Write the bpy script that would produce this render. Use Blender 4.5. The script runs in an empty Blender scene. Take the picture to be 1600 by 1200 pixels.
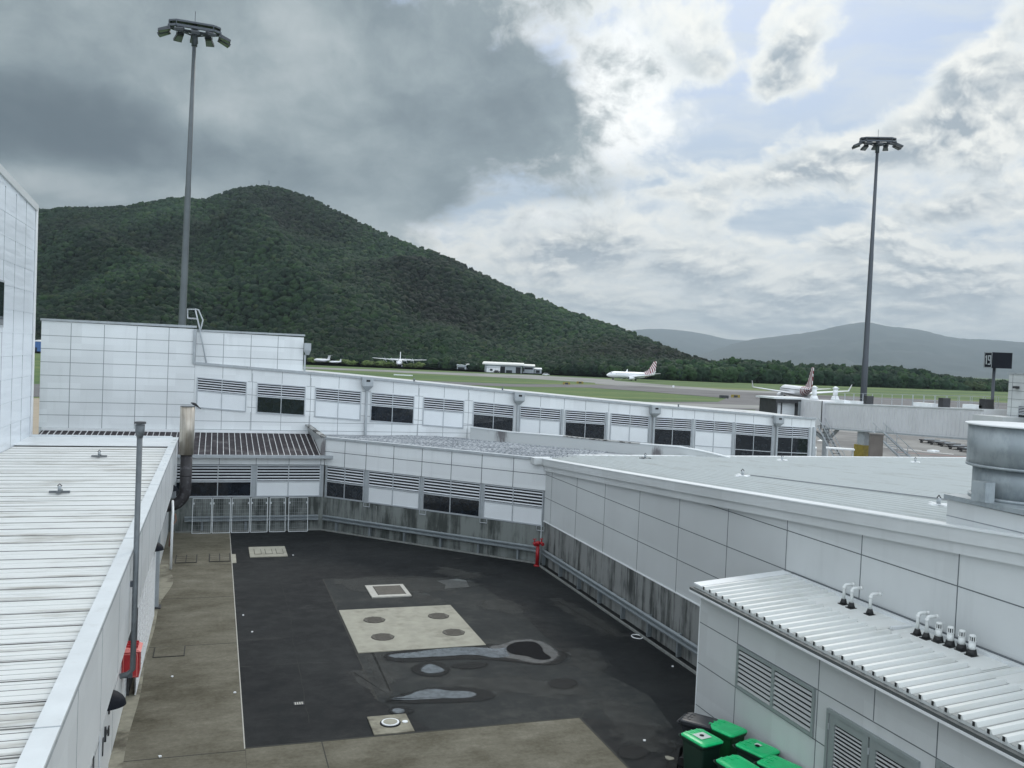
import bpy, math, random
import numpy as np
from mathutils import Vector, Matrix, noise as mnoise
random.seed(7)
rng = np.random.default_rng(11)
S = bpy.context.scene
# ------------------------------------------------------------------ camera
FP = 1400.0; HC = 9.0
YAW = math.radians(18.31); PIT = math.atan(42.96/1400); ROL = math.atan(.043)
Fv = Vector((math.sin(YAW)*math.cos(PIT), math.cos(YAW)*math.cos(PIT), -math.sin(PIT)))
R0 = Vector((math.cos(YAW), -math.sin(YAW), 0)); U0 = R0.cross(Fv)
Rv = R0*math.cos(ROL)+U0*math.sin(ROL); Uv = U0*math.cos(ROL)-R0*math.sin(ROL)
CP = Vector((0, 0, HC))
cam = bpy.data.cameras.new('camera'); co = bpy.data.objects.new('camera', cam)
S.collection.objects.link(co); S.camera = co
m = Matrix((Rv, Uv, -Fv)).transposed().to_4x4(); m.translation = CP; co.matrix_world = m
cam.lens = 31.5; cam.sensor_width = 36; cam.clip_start = .1; cam.clip_end = 40000
S.render.resolution_x = 1024; S.render.resolution_y = 768
# helpers that turn points measured on the photograph into world points
def ray(x, y): return Rv*(x-800)+Uv*(600-y)+Fv*FP
def gz(x, y, z=0.):
    d = ray(x, y); return CP+d*((z-HC)/d.z)
def gy(x, y, Y): d = ray(x, y); return CP+d*(Y/d.y)
def gx(x, y, X): d = ray(x, y); return CP+d*(X/d.x)
def gp(x, y, P, n):
    d = ray(x, y); n = Vector(n); return CP+d*((Vector(P)-CP).dot(n)/d.dot(n))
def gd(x, y, D): return CP+ray(x, y)*(D/FP)
def azel(x, y):
    d = ray(x, y).normalized(); return math.degrees(math.atan2(d.x, d.y)), math.degrees(math.asin(d.z))
# ------------------------------------------------------------------ world
class NG:
    """tiny expression helper for shader nodes"""
    def __init__(s, nt): s.nt = nt; s.k = 0
    def new(s, t, **kw):
        n = s.nt.nodes.new(t); s.k += 1; n.location = (s.k*30, 0)
        for a, b in kw.items(): setattr(n, a, b)
        return n
    def put(s, sock, v):
        if isinstance(v, bpy.types.NodeSocket): s.nt.links.new(v, sock)
        elif v is not None:
            if sock.type == 'RGBA' and len(v) == 3: v = (*v, 1)
            sock.default_value = v
    def m(s, op, a, b=None, c=None, clamp=False):
        n = s.new('ShaderNodeMath', operation=op); n.use_clamp = clamp
        for i, v in enumerate((a, b, c)):
            if v is not None: s.put(n.inputs[i], v)
        return n.outputs[0]
    def add(s, a, b): return s.m('ADD', a, b)
    def sub(s, a, b): return s.m('SUBTRACT', a, b)
    def mul(s, a, b): return s.m('MULTIPLY', a, b)
    def ss(s, v, lo, hi, a=0., b=1.):
        n = s.new('ShaderNodeMapRange', interpolation_type='SMOOTHSTEP'); s.put(n.inputs[0], v)
        for i, q in enumerate((lo, hi, a, b)): s.put(n.inputs[i+1], q)
        return n.outputs[0]
    def mix(s, f, a, b, blend='MIX'):
        n = s.new('ShaderNodeMix', data_type='RGBA', blend_type=blend); n.clamp_factor = True
        s.put(n.inputs[0], f); s.put(n.inputs[6], a); s.put(n.inputs[7], b); return n.outputs[2]
    def noise(s, vec, scale, detail=4, rough=.55, dist=0., out=0):
        n = s.new('ShaderNodeTexNoise'); s.put(n.inputs['Vector'], vec)
        n.inputs['Scale'].default_value = scale; n.inputs['Detail'].default_value = detail
        n.inputs['Roughness'].default_value = rough; n.inputs['Distortion'].default_value = dist
        return n.outputs[out]
    def xyz(s, x, y, z):
        n = s.new('ShaderNodeCombineXYZ')
        for i, v in enumerate((x, y, z)): s.put(n.inputs[i], v)
        return n.outputs[0]
    def sep(s, v):
        n = s.new('ShaderNodeSeparateXYZ'); s.put(n.inputs[0], v); return n.outputs
    def ramp(s, f, stops):
        n = s.new('ShaderNodeValToRGB'); s.put(n.inputs[0], f); e = n.color_ramp.elements
        while len(e) < len(stops): e.new(.5)
        for i, (p, c) in enumerate(stops):
            e[i].position = p; e[i].color = (*c, 1) if len(c) == 3 else c
        return n.outputs[0]
def lin(r, g, b):
    f = lambda c: ((c/255+.055)/1.055)**2.4 if c > 10 else c/255/12.92
    return (f(r), f(g), f(b))

SUN_AZ, SUN_EL = 30., 38.; EXPO = .40
W = bpy.data.worlds.new('World'); S.world = W; W.use_nodes = True
nt = W.node_tree; nt.nodes.clear(); g = NG(nt)
tc = g.new('ShaderNodeTexCoord').outputs['Generated']
nrm = g.new('ShaderNodeVectorMath', operation='NORMALIZE'); g.put(nrm.inputs[0], tc); D = nrm.outputs[0]
dx, dy, dz = g.sep(D)
az = g.mul(g.m('ARCTAN2', dx, dy), 180/math.pi); el = g.mul(g.m('ARCSINE', dz), 180/math.pi)
sky = g.new('ShaderNodeTexSky', sky_type='NISHITA'); sky.sun_disc = False
sky.sun_elevation = math.radians(SUN_EL); sky.sun_rotation = math.radians(SUN_AZ); sky.air_density = 1.2; sky.dust_density = 1.5
STR = .1
# cloud coordinates: azimuth and elevation, flattened as clouds are towards the horizon
Q = g.xyz(g.mul(az, .105), g.mul(g.m('LOGARITHM', g.add(1., g.mul(g.m('MAXIMUM', el, 0.), .16)), 2.71828), 2.7), 0.)
def shift(v, o, sc=1.):
    n = g.new('ShaderNodeVectorMath', operation='ADD'); g.put(n.inputs[0], v); n.inputs[1].default_value = o; return n.outputs[0]
def warpv(v, amt, sc, off, det=3):
    c = g.new('ShaderNodeVectorMath', operation='SUBTRACT'); g.put(c.inputs[0], g.noise(shift(v, off), sc, det, .5, out=1)); c.inputs[1].default_value = (.5, .5, .5)
    n = g.new('ShaderNodeVectorMath', operation='MULTIPLY_ADD'); g.put(n.inputs[0], c.outputs[0]); n.inputs[1].default_value = (amt, amt*.8, 0); g.put(n.inputs[2], v); return n.outputs[0]
QW = warpv(warpv(Q, .5, .8, (4, 2, 3)), .12, 4.5, (1, 7, 3), 4)
N = g.noise(QW, 1.5, 9, .58)
NU = g.noise(shift(QW, (.015, .07, 0)), 1.5, 5, .56)
NL = g.noise(shift(QW, (9, 5, 1)), .6, 3, .5)
NF = g.noise(QW, 7., 5, .62)
NG_ = g.noise(shift(QW, (3, 8, 2)), 3.2, 5, .6)
n1 = g.noise(D, 1.5, 4, .6)
def blob(px, py, rx, ry, rot=0.):
    a, e = azel(px, py)
    u = g.sub(az, a); v = g.sub(el, e)
    c, s_ = math.cos(math.radians(rot)), math.sin(math.radians(rot))
    sa, se = rx*.0409, ry*.0409
    uu = g.mul(g.add(g.mul(u, c), g.mul(v, s_)), 1/sa); vv = g.mul(g.add(g.mul(u, -s_), g.mul(v, c)), 1/se)
    return g.m('POWER', 2.71828, g.mul(g.add(g.mul(uu, uu), g.mul(vv, vv)), -1.))
def mx(*a):
    r = a[0]
    for b in a[1:]: r = g.m('MAXIMUM', r, b)
    return r
k = 1/STR/2**EXPO
def C(r, gg, b): return tuple(v*k for v in lin(r, gg, b))
blue = g.mix(.8, sky.outputs[0], C(150, 176, 214))
blue = g.mix(g.ss(el, 19., 8.), blue, C(176, 193, 210))
cir = g.new('ShaderNodeMapping'); cir.inputs['Rotation'].default_value = (0, 0, .35); cir.inputs['Scale'].default_value = (.55, 2.4, 1); g.put(cir.inputs[0], QW)
blue = g.mix(g.ss(g.noise(cir.outputs[0], 2.2, 7, .62), .38, .68, .08, .75), blue, C(214, 222, 230))
nn = g.add(g.mul(g.sub(N, .5), 6.5), g.mul(g.sub(NF, .5), 2.2))
cov = g.add(nn, .35)
for (x, y, rx, ry, w, ro) in [(1390, 60, 110, 70, -1.7, 0), (1340, 150, 150, 40, -1.5, 12), (1160, 165, 110, 36, -1.1, 0), (1120, 235, 160, 30, -.8, 8), (900, 292, 90, 18, -2.4, 0), (1240, 345, 90, 14, -2., 5), (1500, 20, 60, 40, -1., 0), (1160, 20, 50, 50, -.9, 0),
                              (1235, 85, 24, 70, 2.3, -35), (1075, 50, 36, 50, 1.3, -20), (1115, 95, 60, 14, 1.2, 0), (1165, 70, 22, 110, -1.2, -10), (1280, 60, 60, 12, 1.2, 20), (1240, 130, 60, 14, 1.3, 15), (1190, 40, 30, 20, .9, 0), (1560, 60, 90, 34, 1.8, 35), (1560, 115, 110, 26, 1.6, 5), (1430, 215, 230, 34, 1.9, 14), (1290, 262, 150, 14, 1., 8), (1560, 190, 100, 50, 1.1, 0),
                              (900, 385, 150, 50, 1.5, 0), (1150, 430, 500, 60, 1.1, 0), (1250, 510, 500, 40, 1.4, 0), (1480, 330, 140, 24, 1.2, 10), (1020, 300, 60, 8, 1.2, 0)]:
    cov = g.add(cov, g.mul(blob(x, y, rx, ry, ro), w))
covm = g.ss(cov, -.75, .85)
thick = g.ss(g.add(cov, g.mul(g.sub(NL, .5), 3.)), .2, 2.6)
lit = g.m('ADD', .40, g.mul(g.sub(N, NU), 8.5), clamp=True)
cl = g.mix(thick, C(246, 249, 247), C(196, 204, 208))
cl = g.mix(g.mul(lit, .95), g.mix(g.mul(g.add(thick, .15), .75), cl, C(156, 167, 177)), C(250, 250, 244))
sk = g.mix(covm, blue, cl)
veil = g.ss(el, 7., -1., .0, .45)
sk = g.mix(veil, sk, C(218, 224, 224))
br = mx(blob(955, 150, 135, 150, -20), g.mul(blob(1010, 195, 120, 60, 0), .9), g.mul(blob(880, 262, 90, 40, 10), .75), g.mul(blob(800, 40, 110, 50, -20), .85), g.mul(blob(830, 345, 130, 34, 12), .75), g.mul(blob(700, 360, 80, 20, 0), .85), g.mul(blob(880, 20, 60, 60, 0), .7))
brm = g.ss(g.add(br, g.mul(nn, .20)), .28, .95)
sk = g.mix(brm, sk, g.mix(g.mul(g.ss(g.add(g.mul(NG_, .7), g.mul(NF, .3)), .40, .62), .8), C(224, 230, 230), C(262, 262, 262)))
core = g.mul(brm, g.ss(g.add(blob(945, 150, 150, 140, -15), g.mul(nn, .16)), .15, 1.1, 0., .75))
sk = g.mix(core, sk, tuple(v*k*1.3 for v in (1., .995, .97)))
deck = mx(blob(400, 130, 520, 250, 0), blob(100, 60, 500, 330, 0), blob(800, 150, 130, 100, 0), blob(640, 270, 130, 90, -12), blob(-500, 100, 700, 500))
dm = g.ss(g.add(deck, g.mul(nn, .19)), .24, .60)
tone = g.add(g.add(g.mul(g.sub(NL, .5), 2.2), g.add(g.mul(g.sub(N, .5), 2.3), g.mul(g.sub(NF, .5), .5))), .5)
for (x, y, rx, ry, w) in [(60, 200, 230, 60, -1.3), (760, 210, 150, 70, -.7), (620, 310, 150, 40, -.4), (400, 60, 200, 80, .3), (120, 290, 260, 30, .9), (340, 190, 130, 50, .45), (40, 60, 120, 60, .45), (500, 260, 150, 30, -.3), (560, 80, 160, 90, .1), (850, 110, 60, 50, .3)]:
    tone = g.add(tone, g.mul(blob(x, y, rx, ry), w))
dk = g.ramp(g.ss(tone, -.9, 1.9), [(0, C(94, 106, 114)), (.35, C(129, 142, 148)), (.62, C(155, 167, 171)), (1, C(194, 202, 204))])
sk = g.mix(dm, sk, dk)
# unseen sky behind and overhead, brightened to light walls and roofs
back = g.ss(g.mul(dy, -1.), -.25, .5)
backc = g.mix(g.ss(n1, .3, .7), (9.4, 10.6, 11.8, 1), (12.8, 14.3, 15.8, 1))
sk = g.mix(back, sk, backc)
zen = g.ss(dz, .5, .85)
sk = g.mix(zen, sk, (9.0, 9.6, 10.2, 1))
sk = g.mix(g.ss(el, -1.5, -4.), sk, (.6, .65, .6, 1))
bg = g.new('ShaderNodeBackground'); g.put(bg.inputs[0], sk); bg.inputs[1].default_value = STR
out = g.new('ShaderNodeOutputWorld'); nt.links.new(bg.outputs[0], out.inputs[0])
# ------------------------------------------------------------------ sun behind cloud
sl = bpy.data.lights.new('sun', 'SUN'); sl.energy = .7; sl.angle = math.radians(14); sl.color = (1, .96, .9)
so = bpy.data.objects.new('sun', sl); S.collection.objects.link(so)
sd = Vector((math.sin(math.radians(SUN_AZ))*math.cos(math.radians(SUN_EL)), math.cos(math.radians(SUN_AZ))*math.cos(math.radians(SUN_EL)), math.sin(math.radians(SUN_EL))))
so.rotation_euler = sd.to_track_quat('Z', 'Y').to_euler()
S.view_settings.view_transform = 'Standard'; S.view_settings.look = 'None'; S.view_settings.exposure = EXPO; S.view_settings.gamma = 1
S.render.engine = 'CYCLES'
S.cycles.max_bounces = 6; S.cycles.diffuse_bounces = 3; S.cycles.glossy_bounces = 3; S.cycles.volume_bounces = 0; S.cycles.transmission_bounces = 4
# ------------------------------------------------------------------ materials
def mat(name, col, rough=.6, metal=0., var=0., vscale=2., bump=0., bscale=20., streak=0., streakcol=(.1, .1, .1), ssc=(6, 6, .5), spec=.5, col2=None, c2s=1., c2lo=.5, c2hi=.65, build=None, coat=0.):
    M = bpy.data.materials.new(name); M.use_nodes = True; nt = M.node_tree; nt.nodes.clear(); g = NG(nt)
    b = g.new('ShaderNodeBsdfPrincipled'); o = g.new('ShaderNodeOutputMaterial'); nt.links.new(b.outputs[0], o.inputs[0])
    pos = g.new('ShaderNodeNewGeometry').outputs['Position']
    c = (*col, 1)
    if build: c = build(g, pos, b)
    if col2: c = g.mix(g.ss(g.noise(pos, c2s, 6, .6), c2lo, c2hi), c, (*col2, 1))
    if var:
        n = g.noise(pos, vscale, 5, .6)
        hs = g.new('ShaderNodeHueSaturation'); g.put(hs.inputs['Color'], c); g.put(hs.inputs['Value'], g.ss(n, .25, .75, 1-var, 1+var)); c = hs.outputs[0]
    if streak:
        mp = g.new('ShaderNodeMapping'); mp.inputs['Scale'].default_value = ssc; g.put(mp.inputs[0], pos)
        n = g.noise(mp.outputs[0], 1., 5, .65); c = g.mix(g.ss(n, .52, .78, 0, streak), c, (*streakcol, 1))
    g.put(b.inputs['Base Color'], c); b.inputs['Metallic'].default_value = metal; b.inputs['Specular IOR Level'].default_value = spec
    if not b.inputs['Roughness'].is_linked: b.inputs['Roughness'].default_value = rough
    if coat: b.inputs['Coat Weight'].default_value = coat; b.inputs['Coat Roughness'].default_value = .15
    if bump:
        bp = g.new('ShaderNodeBump'); bp.inputs['Strength'].default_value = bump; bp.inputs['Distance'].default_value = .02
        g.put(bp.inputs['Height'], g.noise(pos, bscale, 4, .6)); nt.links.new(bp.outputs[0], b.inputs['Normal'])
    return M
M = {}
def vstain(base, dark, sc=(3, 3, .25), lo=.45, hi=.7, amt=.8):
    def f(g, pos, b):
        mp = g.new('ShaderNodeMapping'); mp.inputs['Scale'].default_value = sc; g.put(mp.inputs[0], pos)
        n = g.noise(mp.outputs[0], 1., 7, .68); n2 = g.noise(pos, .6, 4, .6)
        return g.mix(g.ss(g.add(n, g.mul(g.sub(n2, .5), .5)), lo, hi, 0, amt), (*base, 1), (*dark, 1))
    return f
M['panel'] = mat('white_composite_panel', (.72, .745, .755), .34, var=.05, vscale=.35, streak=.16, streakcol=(.45, .47, .47), ssc=(2.5, 2.5, .35), spec=.5)
def paneltone(base, sx, sz):
    def f(g, pos, b):
        x, y, z = g.sep(pos); u = g.m('FLOOR', g.mul(g.add(x, y), 1/sx)); w = g.m('FLOOR', g.mul(z, 1/sz)); wn = g.new('ShaderNodeTexWhiteNoise', noise_dimensions='2D'); g.put(wn.inputs['Vector'], g.xyz(u, w, 0.))
        hs = g.new('ShaderNodeHueSaturation'); g.put(hs.inputs['Color'], (*base, 1)); g.put(hs.inputs['Value'], g.ss(wn.outputs[0], 0, 1, .955, 1.035)); return hs.outputs[0]
    return f
M['panel'] = mat('white_composite_panel', (0, 0, 0), .34, var=.06, vscale=.3, streak=.22, streakcol=(.40, .42, .42), ssc=(2.2, 2.2, .3), build=paneltone((.72, .745, .755), 1.5, .67), bump=.25, bscale=1.1)
M['panelgrey'] = mat('pale_grey_panel', (0, 0, 0), .38, var=.055, vscale=.3, build=paneltone((.555, .578, .58), 2.75, 1.), bump=.25, bscale=1.1, streak=.22, streakcol=(.4, .42, .42), ssc=(2.5, 2.5, .3))
M['infill'] = mat('infill_panel', (.72, .75, .77), .3, var=.03, vscale=1.)
M['joint'] = mat('panel_joint', (.12, .135, .145), .7)
M['jointlight'] = mat('panel_joint_light', (.25, .27, .285), .7)
M['trim'] = mat('grey_trim', (.36, .39, .41), .45, var=.1, vscale=3, streak=.4, streakcol=(.16, .16, .15))
M['frame'] = mat('window_frame_metal', (.42, .45, .475), .4, .2, var=.06, vscale=4)
M['blade'] = mat('louvre_blade', (.60, .63, .66), .45, var=.08, vscale=4)
M['dark'] = mat('dark_void', (.012, .014, .017), .8)
M['glass'] = mat('dark_window_glass', (.012, .016, .022), .06, spec=.6, var=.4, vscale=3)
def glassb(g, pos, b):
    n = g.noise(pos, 2.2, 4, .7); return g.mix(g.ss(n, .5, .7), (.008, .012, .018, 1), (.035, .045, .055, 1))
M['glass2'] = mat('clear_window_glass', (0, 0, 0), .08, build=glassb, spec=.6)
M['concrete'] = mat('stained_concrete', (.2, .2, .2), .85, build=vstain((.23, .24, .235), (.03, .035, .033), (2.6, 2.6, .3), .42, .64, .93), bump=.4, bscale=15)
M['concgreen'] = mat('mossy_concrete', (.2, .2, .2), .85, build=vstain((.20, .22, .21), (.03, .036, .033), (2.6, 2.6, .35), .38, .66, .9), bump=.4, bscale=15)
M['rail'] = mat('galvanised_rail', (.22, .25, .265), .5, .3, var=.12, vscale=3, streak=.4, streakcol=(.1, .11, .12), ssc=(1, 1, 6))
M['kerb'] = mat('kerb_line', (.20, .21, .20), .8, var=.2, vscale=5)
def asph(g, pos, b):
    a = g.noise(pos, .22, 7, .62); c = g.noise(pos, 1.4, 7, .7); f = g.noise(pos, 30., 3, .7)
    v = g.add(g.mul(a, .7), g.add(g.mul(c, .45), g.mul(g.sub(f, .5), .25)))
    col = g.ramp(v, [(.36, (.0075, .0085, .0100)), (.52, (.0135, .0150, .0162)), (.68, (.023, .025, .0255)), (.84, (.042, .044, .043))])
    mp = g.new('ShaderNodeMapping'); mp.inputs['Scale'].default_value = (.5, 2.2, 1); mp.inputs['Rotation'].default_value = (0, 0, -.5); g.put(mp.inputs[0], pos)
    s_ = g.noise(mp.outputs[0], .8, 6, .65, .8)
    col = g.mix(g.ss(s_, .58, .82, 0, .55), col, (.075, .075, .07, 1))
    g.put(b.inputs['Roughness'], g.ss(c, .35, .7, .62, .92)); return col
M['asphalt'] = mat('dark_asphalt', (0, 0, 0), .9, build=asph, bump=.35, bscale=40, spec=.12)
def asph2(g, pos, b):
    a = g.noise(pos, .35, 7, .62); c = g.noise(pos, 2.2, 7, .7)
    v = g.add(g.mul(a, .6), g.mul(c, .5))
    return g.ramp(v, [(.34, (.017, .020, .021)), (.55, (.031, .034, .034)), (.76, (.062, .063, .058))])
M['asphalt2'] = mat('older_asphalt_patch', (0, 0, 0), .85, build=asph2, bump=.3, bscale=40, spec=.15)
def pathc(g, pos, b):
    mp = g.new('ShaderNodeMapping'); mp.inputs['Scale'].default_value = (.8, 1.5, 1); g.put(mp.inputs[0], pos)
    a = g.noise(mp.outputs[0], .9, 8, .72); c = g.noise(pos, .35, 5, .6); d = g.noise(pos, 9, 5, .7)
    v = g.add(g.add(g.mul(a, .55), g.mul(c, .55)), g.mul(g.sub(d, .5), .3))
    return g.ramp(v, [(.32, (.046, .042, .028)), (.48, (.098, .090, .065)), (.62, (.150, .140, .108)), (.8, (.24, .228, .185))])
M['path'] = mat('weathered_brown_concrete', (0, 0, 0), .85, build=pathc, bump=.3, bscale=25, spec=.2)
M['pathlight'] = mat('pale_gutter_concrete', (.24, .228, .175), .85, col2=(.07, .062, .042), c2s=1.0, c2lo=.42, c2hi=.66, var=.15, vscale=6)
M['slab'] = mat('light_concrete_slab', (.31, .30, .245), .85, var=.12, vscale=2.5, col2=(.20, .19, .15), c2s=1.2, c2lo=.5, c2hi=.75, bump=.2)
M['slabwhite'] = mat('pale_pit_surround', (.42, .41, .37), .8, var=.1, vscale=6)
M['cover'] = mat('rusty_brown_cover', (.075, .068, .055), .7, var=.25, vscale=9, bump=.5, bscale=30)
M['covergrey'] = mat('grey_cover', (.11, .12, .12), .6, var=.2, vscale=8, bump=.5, bscale=30)
M['seam'] = mat('slab_seam', (.03, .03, .026), .9)
M['wetdark'] = mat('wet_edge', (.010, .012, .014), .5, spec=.15)
M['water'] = mat('puddle_water', (.10, .115, .13), .12, spec=.9, var=.2, vscale=1.5)
M['waterdark'] = mat('deep_puddle_water', (.006, .008, .011), .2, spec=.08)
def ribroof(base, stain, amt, sc):
    def f(g, pos, b):
        mp = g.new('ShaderNodeMapping'); mp.inputs['Scale'].default_value = sc; g.put(mp.inputs[0], pos)
        n = g.noise(mp.outputs[0], 1., 6, .65); n2 = g.noise(pos, .45, 4, .6)
        return g.mix(g.ss(g.add(n, g.mul(g.sub(n2, .5), .4)), .48, .75, 0, amt), (*base, 1), (*stain, 1))
    return f
M['roofleft'] = mat('white_ribbed_steel', (0, 0, 0), .4, build=ribroof((.70, .71, .69), (.30, .28, .235), .9, (.4, 4, 1)))
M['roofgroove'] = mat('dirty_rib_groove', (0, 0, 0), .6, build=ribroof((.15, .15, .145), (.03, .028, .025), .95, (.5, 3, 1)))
M['rgroove'] = mat('rib_painted_shadow_dirt', (.16, .17, .165), .7, var=.3, vscale=1.5)  # painted shadow gap along each rib base, together with dirt
M['roofr'] = mat('pale_ribbed_steel', (0, 0, 0), .38, build=ribroof((.60, .635, .63), (.42, .43, .40), .6, (4, .35, 1)))
M['roofs'] = mat('white_trapezoid_steel', (0, 0, 0), .4, build=ribroof((.66, .68, .665), (.50, .51, .48), .6, (.5, 4, 1)), spec=.3)
M['panshade'] = mat('painted_shade_roof_pan', (0, 0, 0), .6, build=ribroof((.27, .285, .28), (.17, .18, .17), .6, (.5, 4, 1)))  # greyed pans: the shade of the rib slopes painted as colour
M['roofbrown'] = mat('black_stained_roof', (0, 0, 0), .85, build=ribroof((.028, .022, .026), (.15, .14, .14), .7, (1.2, 1.2, 1)), bump=.4)
M['roofribwhite'] = mat('pale_roof_rib', (.60, .60, .60), .6, var=.3, vscale=3)
def greyroof(g, pos, b):
    mp = g.new('ShaderNodeMapping'); mp.inputs['Rotation'].default_value = (0, 0, math.radians(45)); mp.inputs['Scale'].default_value = (1.2, 5.5, 1); g.put(mp.inputs[0], pos)
    n = g.noise(mp.outputs[0], .8, 8, .8)
    return g.ramp(n, [(.36, (.08, .09, .10)), (.47, (.24, .26, .28)), (.56, (.42, .44, .46)), (.66, (.62, .64, .65))])
M['roofgrey'] = mat('mottled_grey_roof', (0, 0, 0), .8, build=greyroof, bump=.6, bscale=8)
M['cap'] = mat('white_capping', (.68, .71, .72), .32, var=.06, vscale=1.2, streak=.25, streakcol=(.35, .34, .3), ssc=(3, 3, 1))
M['capstain'] = mat('mould_stained_capping', (.36, .37, .36), .7, col2=(.03, .03, .028), c2s=2.5, c2lo=.46, c2hi=.58)
M['parapet'] = mat('mould_streaked_render', (0, 0, 0), .7, build=vstain((.50, .52, .52), (.09, .08, .085), (.9, .9, .2), .55, .72, .85))
M['galv'] = mat('galvanised_sheet', (0, 0, 0), .5, .45, build=vstain((.37, .41, .43), (.24, .275, .295), (1.6, 1.6, .9), .42, .6, .8))
M['mast'] = mat('mast_steel', (.105, .12, .128), .55, .3, var=.12, vscale=.6)
M['maststeel'] = mat('dark_mast_steel', (.075, .085, .10), .55, .3)
M['lamp'] = mat('floodlight_housing', (.06, .066, .075), .5, .3)
M['lens'] = mat('floodlight_lens', (.20, .22, .24), .2)
M['pipe'] = mat('grey_vent_pipe', (.13, .145, .155), .5, .3, var=.15, vscale=5)
M['stackupper'] = mat('stainless_flue', (0, 0, 0), .35, .6, build=vstain((.50, .46, .40), (.30, .26, .21), (6, 6, .3), .4, .65, .8))
M['stacklower'] = mat('scorched_flue', (.035, .033, .036), .6, .2, col2=(.10, .10, .11), c2s=5, c2lo=.5, c2hi=.7)
M['copper'] = mat('rusty_pipe', (.20, .11, .08), .5, .3, var=.2)
M['red'] = mat('red_paint', (.36, .016, .022), .35, var=.12, vscale=6)
M['redtop'] = mat('faded_red_paint', (.70, .20, .18), .5)
M['black'] = mat('black_plastic', (.008, .010, .015), .6, spec=.15)
M['green'] = mat('green_bin_lid', (.004, .52, .17), .38, var=.1, vscale=4, coat=.2)
M['binbody'] = mat('dark_green_bin_body', (.008, .030, .020), .5)
M['blackbin'] = mat('black_bin_plastic', (.018, .021, .027), .45)
M['sticker'] = mat('pale_sticker', (.60, .66, .62), .5)
M['pvc'] = mat('white_pvc_pipe', (.72, .74, .73), .35, streak=.15)
M['rubber'] = mat('black_rubber_boot', (.014, .015, .016), .6)
M['doorgrey'] = mat('grey_door_paint', (.25, .285, .28), .45, var=.05)
M['gutterdark'] = mat('dark_gutter', (.07, .08, .08), .6)
M['bladegrey'] = mat('grey_louvre_blade', (.40, .415, .41), .45, var=.05)
M['white'] = mat('white_paint', (.75, .77, .78), .4, var=.05)
M['lattice'] = mat('white_lattice', (.72, .74, .75), .5)
M['fence'] = mat('white_gate_frame', (.52, .55, .56), .45, var=.1, vscale=4)
def grassf(g, pos, b):
    mp = g.new('ShaderNodeMapping'); mp.inputs['Rotation'].default_value = (0, 0, .33); mp.inputs['Scale'].default_value = (.10, 1, 1); g.put(mp.inputs[0], pos)
    n = g.noise(mp.outputs[0], .035, 5, .6); n2 = g.noise(pos, .25, 5, .7)
    v = g.add(g.mul(n, .8), g.mul(n2, .25))
    return g.ramp(v, [(.38, (.036, .080, .015)), (.52, (.062, .115, .022)), (.66, (.125, .155, .042))])
M['grass'] = mat('airfield_grass', (0, 0, 0), .95, build=grassf)
M['taxi'] = mat('taxiway_asphalt', (.115, .112, .112), .85, col2=(.07, .066, .066), c2s=.03, var=.1, vscale=.1)
M['taxilight'] = mat('pale_taxiway_concrete', (.22, .22, .205), .85, col2=(.16, .16, .15), c2s=.03, var=.08, vscale=.1)
M['apron'] = mat('apron_concrete', (.23, .225, .21), .85, col2=(.13, .125, .12), c2s=.06, c2lo=.4, c2hi=.6, var=.1, vscale=.3)
M['sand'] = mat('sandy_ground', (.32, .27, .2), .9, var=.1, vscale=.2)
M['paintline'] = mat('white_line_paint', (.6, .6, .58), .7)
M['paintred'] = mat('faded_red_line', (.30, .13, .11), .7)
M['alu'] = mat('aircraft_white_paint', (.78, .79, .81), .3, var=.03)
M['alugrey'] = mat('aircraft_grey_paint', (.45, .47, .5), .35)
def tailp(g, pos, b):
    tcn = g.new('ShaderNodeTexCoord').outputs['Object']
    w = g.new('ShaderNodeTexWave', wave_type='RINGS', rings_direction='Y'); g.put(w.inputs[0], tcn); w.inputs['Scale'].default_value = .22; w.inputs['Distortion'].default_value = 6.; w.inputs['Detail'].default_value = 2.
    return g.mix(g.ss(w.outputs[1], .42, .6), (.20, .018, .035, 1), (.7, .68, .68, 1))
M['tail'] = mat('patterned_red_tail', (0, 0, 0), .35, build=tailp)
M['bridgewall'] = mat('pale_bridge_panel', (.64, .65, .665), .4, var=.05, vscale=.6, streak=.25, streakcol=(.35, .36, .37), ssc=(2, 2, .3))
M['bluepaint'] = mat('blue_shed_paint', (.05, .14, .34), .5)
M['yellow'] = mat('yellow_paint', (.26, .20, .035), .5, var=.2, vscale=4)
M['brownbox'] = mat('grey_brown_container', (.16, .14, .125), .7, var=.15, vscale=1)
M['equip'] = mat('dark_equipment_metal', (.05, .052, .056), .6, .3, var=.2, vscale=2)
M['shedroof'] = mat('shed_roof', (.72, .72, .68), .5)
M['shedwall'] = mat('shed_wall', (.36, .40, .42), .6, var=.12, vscale=.3)
M['tyre'] = mat('tyre_rubber', (.015, .015, .016), .8)
M['bird'] = mat('black_feathers', (.012, .012, .016), .6)
def leafb(g, pos, b):
    at = g.new('ShaderNodeAttribute'); at.attribute_name = 'tint'
    n = g.noise(pos, .55, 4, .7)
    hs = g.new('ShaderNodeHueSaturation'); g.put(hs.inputs['Color'], at.outputs[0]); g.put(hs.inputs['Value'], g.ss(n, .3, .7, .45, 1.4)); return hs.outputs[0]
M['leaf'] = mat('forest_foliage', (0, 0, 0), .85, build=leafb, spec=.2)
M['earth'] = mat('forest_floor', (.016, .028, .014), .95)
def mtnb(g, pos, b):
    return g.mix(g.ss(g.noise(pos, .004, 6, .65), .4, .6), (.020, .032, .028, 1), (.032, .045, .036, 1))
M['mtn'] = mat('distant_forested_slope', (0, 0, 0), .95, build=mtnb)
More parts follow.
